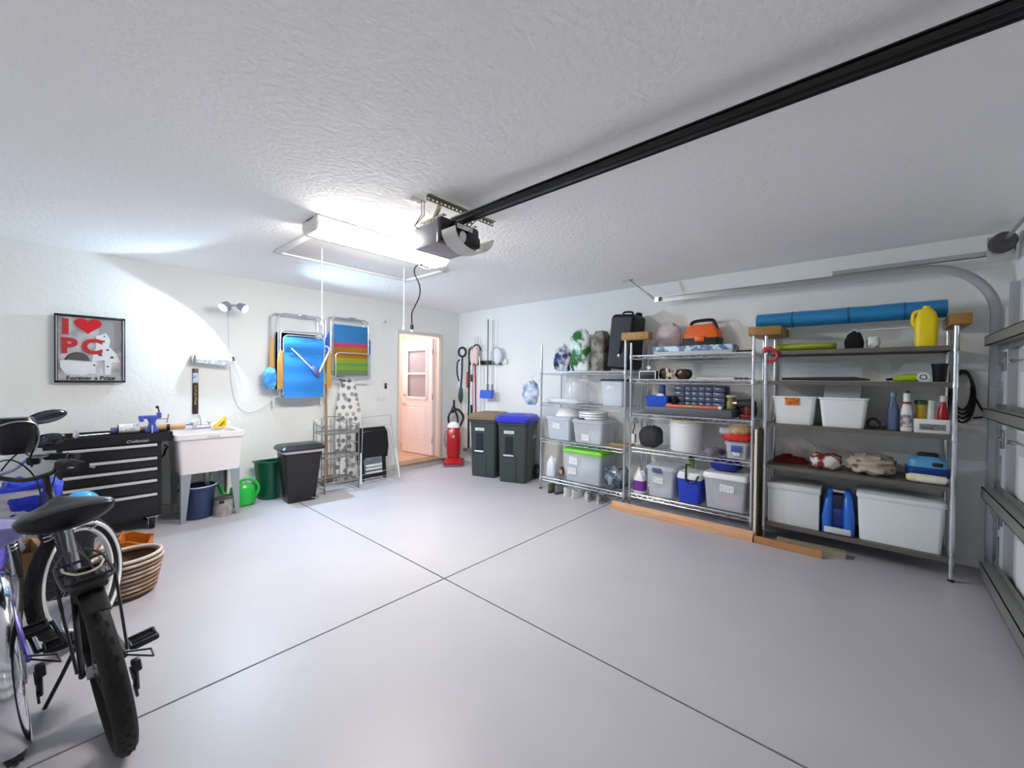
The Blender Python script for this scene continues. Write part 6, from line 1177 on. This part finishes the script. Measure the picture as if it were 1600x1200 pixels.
for (lb, x, y, z, sx_, rz_) in (('dark rear-view mirror tilted up above the black bag', -0.02, 3.36, 1.19, 0.085, 25), ('oval black mirror beside the black handlebar bag', -0.02, 3.22, 1.075, 0.07, -5)):
    t = thing('bike_mirror', lb, 'mirror', (x, y, z), rz=rad(rz_), group='bicycle mirrors'); obj('shell', MB().ell((0, 0, 0.03), (sx_, 0.02, 0.035), 18, 8, M=Matrix.Rotation(rad(-12), 4, 'Y')), m_bk, t); obj('glass', MB().ell((0, -0.016, 0.032), (sx_ * 0.86, 0.007, 0.028), 18, 6, M=Matrix.Rotation(rad(-12), 4, 'Y')), mat('mirror_glass', (90, 92, 100), 0.08, 0.9), t); obj('stem', MB().tube([(-sx_ * 0.6, 0, 0.02), (-sx_ * 0.9, 0.0, -0.05), (-sx_ * 0.8, -0.01, -0.10)], 0.005, 6), m_bk, t)
# things on the floor behind the bicycles
t = thing('cardboard_box', 'open brown cardboard box on the floor between the bicycles', 'box', (-0.27, 4.2, 0.0), rz=rad(8)); m_cb = mat('cardboard', (150, 112, 78), 0.85)
obj('body', MB().tub(0.38, 0.36, 0.38, 0.36, 0.30, 0.004, 0.005), m_cb, t, smooth=0)
for sx in (-1, 1): obj('flap', MB().box(0, 0.16, -0.18, 0.18, -0.003, 0.0), m_cb, t, (sx * 0.19, 0, 0.30), (0, rad(25), 0 if sx > 0 else pi), smooth=0)
o = obj('plastic_bag', MB().blob((0, 0, 0), (0.26, 0.24, 0.24), 43, 0.25, 2.4, 26), mat('pale_blue_film', (206, 214, 236), 0.3, bump=(12, 0.6)), None, (-0.27, 4.2, 0.24), smooth=70); tag(o, 'pale blue-white plastic bag in the cardboard box', 'bag')
t = thing('bike_helmet', 'bright sky blue bike helmet behind the black saddle', 'helmet', (0.12, 3.98, 0.545)); obj('shell', MB().ell((0, 0, 0.0), (0.105, 0.13, 0.12), 24, 8, v0=0), mat('sky_blue', (40, 160, 236), 0.3), t); obj('brim', MB().torus((0, 0, 0.0), 0.108, 0.010, 'z', 24, 6, ry=1.22), mat('navy_trim', (30, 50, 130), 0.4), t)
t = thing('storage_crate', 'dark crate under the blue helmet behind the bicycles', 'crate', (0.06, 4.02, 0.0), rz=rad(5)); obj('body', MB().tub(0.20, 0.20, 0.24, 0.24, 0.51, 0.03, 0.006), mat('crate_dark', (40, 40, 48), 0.6), t); obj('lid', MB().loft([rrect(0.245, 0.245, 0.03, 0.505), rrect(0.245, 0.245, 0.03, 0.53)]), mat('crate_dark', (0, 0, 0)), t)
# wooden caddy
t = thing('wooden_caddy', 'varnished orange wooden caddy with a curved side holding papers', 'caddy', (0.345, 4.13, 0.0), rz=rad(-12)); m_cad = wood('varnished_pine', (196, 112, 34), (168, 86, 22), 5, 0.3)
for sy in (-1, 1): obj('side', MB().prism([(-0.15, 0.0), (0.15, 0.0), (0.15, 0.21), (0.10, 0.22), (0.03, 0.25), (-0.05, 0.24), (-0.10, 0.20), (-0.15, 0.17)], sy * 0.12 - 0.009, sy * 0.12 + 0.009, 'y'), m_cad, t, smooth=0)
for sx in (-1, 1): obj('end', MB().rbox((sx * 0.141, 0, 0.10), (0.018, 0.222, 0.20), 0.003), m_cad, t)
obj('bottom', MB().box(-0.13, 0.13, -0.11, 0.11, 0.004, 0.018), m_cad, t, smooth=0); obj('divider', MB().rbox((-0.02, 0, 0.14), (0.018, 0.222, 0.26), 0.003), m_cad, t)
obj('papers', MB().rbox((-0.085, 0, 0.12), (0.08, 0.18, 0.20), 0.004), m_paper, t); obj('screw', MB().ell((-0.04, -0.131, 0.15), (0.008, 0.004, 0.008), 8, 4).ell((0.12, -0.131, 0.13), (0.008, 0.004, 0.008), 8, 4), m_chrome, t)
# bowl basket with ribs
t = thing('woven_basket', 'oval ribbed brown and cream basket on the floor by the caddy', 'basket', (0.315, 3.66, 0.0), rz=rad(20)); m_rim = mat('basket_brown', (96, 66, 52), 0.6)
obj('wall', MB().lathe([(0.12, 0.0), (0.155, 0.10), (0.175, 0.26), (0.166, 0.26), (0.147, 0.10), (0.11, 0.012)], 36, sx=1.05, sy=0.85), mat('basket_dark_weave', (112, 84, 70), 0.7), t)
for i in range(8):
    z = 0.035 + 0.028 * i; r_ = 0.128 + (0.175 - 0.125) * (z / 0.26) + 0.008
    obj('cane', MB().torus((0, 0, z), r_ * 1.05, 0.010, 'z', 36, 8, ry=0.81), mat('cane_cream', (206, 190, 176), 0.5, var=((160, 130, 110), 6, 0.1)) if i % 3 else mat('cane_tan', (150, 116, 94), 0.5), t)
obj('rim', MB().torus((0, 0, 0.262), 0.180, 0.011, 'z', 36, 8, ry=0.82), mat('rim_cream', (214, 200, 192), 0.4), t); obj('inner_rim', MB().torus((0, 0, 0.25), 0.165, 0.012, 'z', 36, 8, ry=0.82), m_rim, t)
bpy.context.view_layer.update()
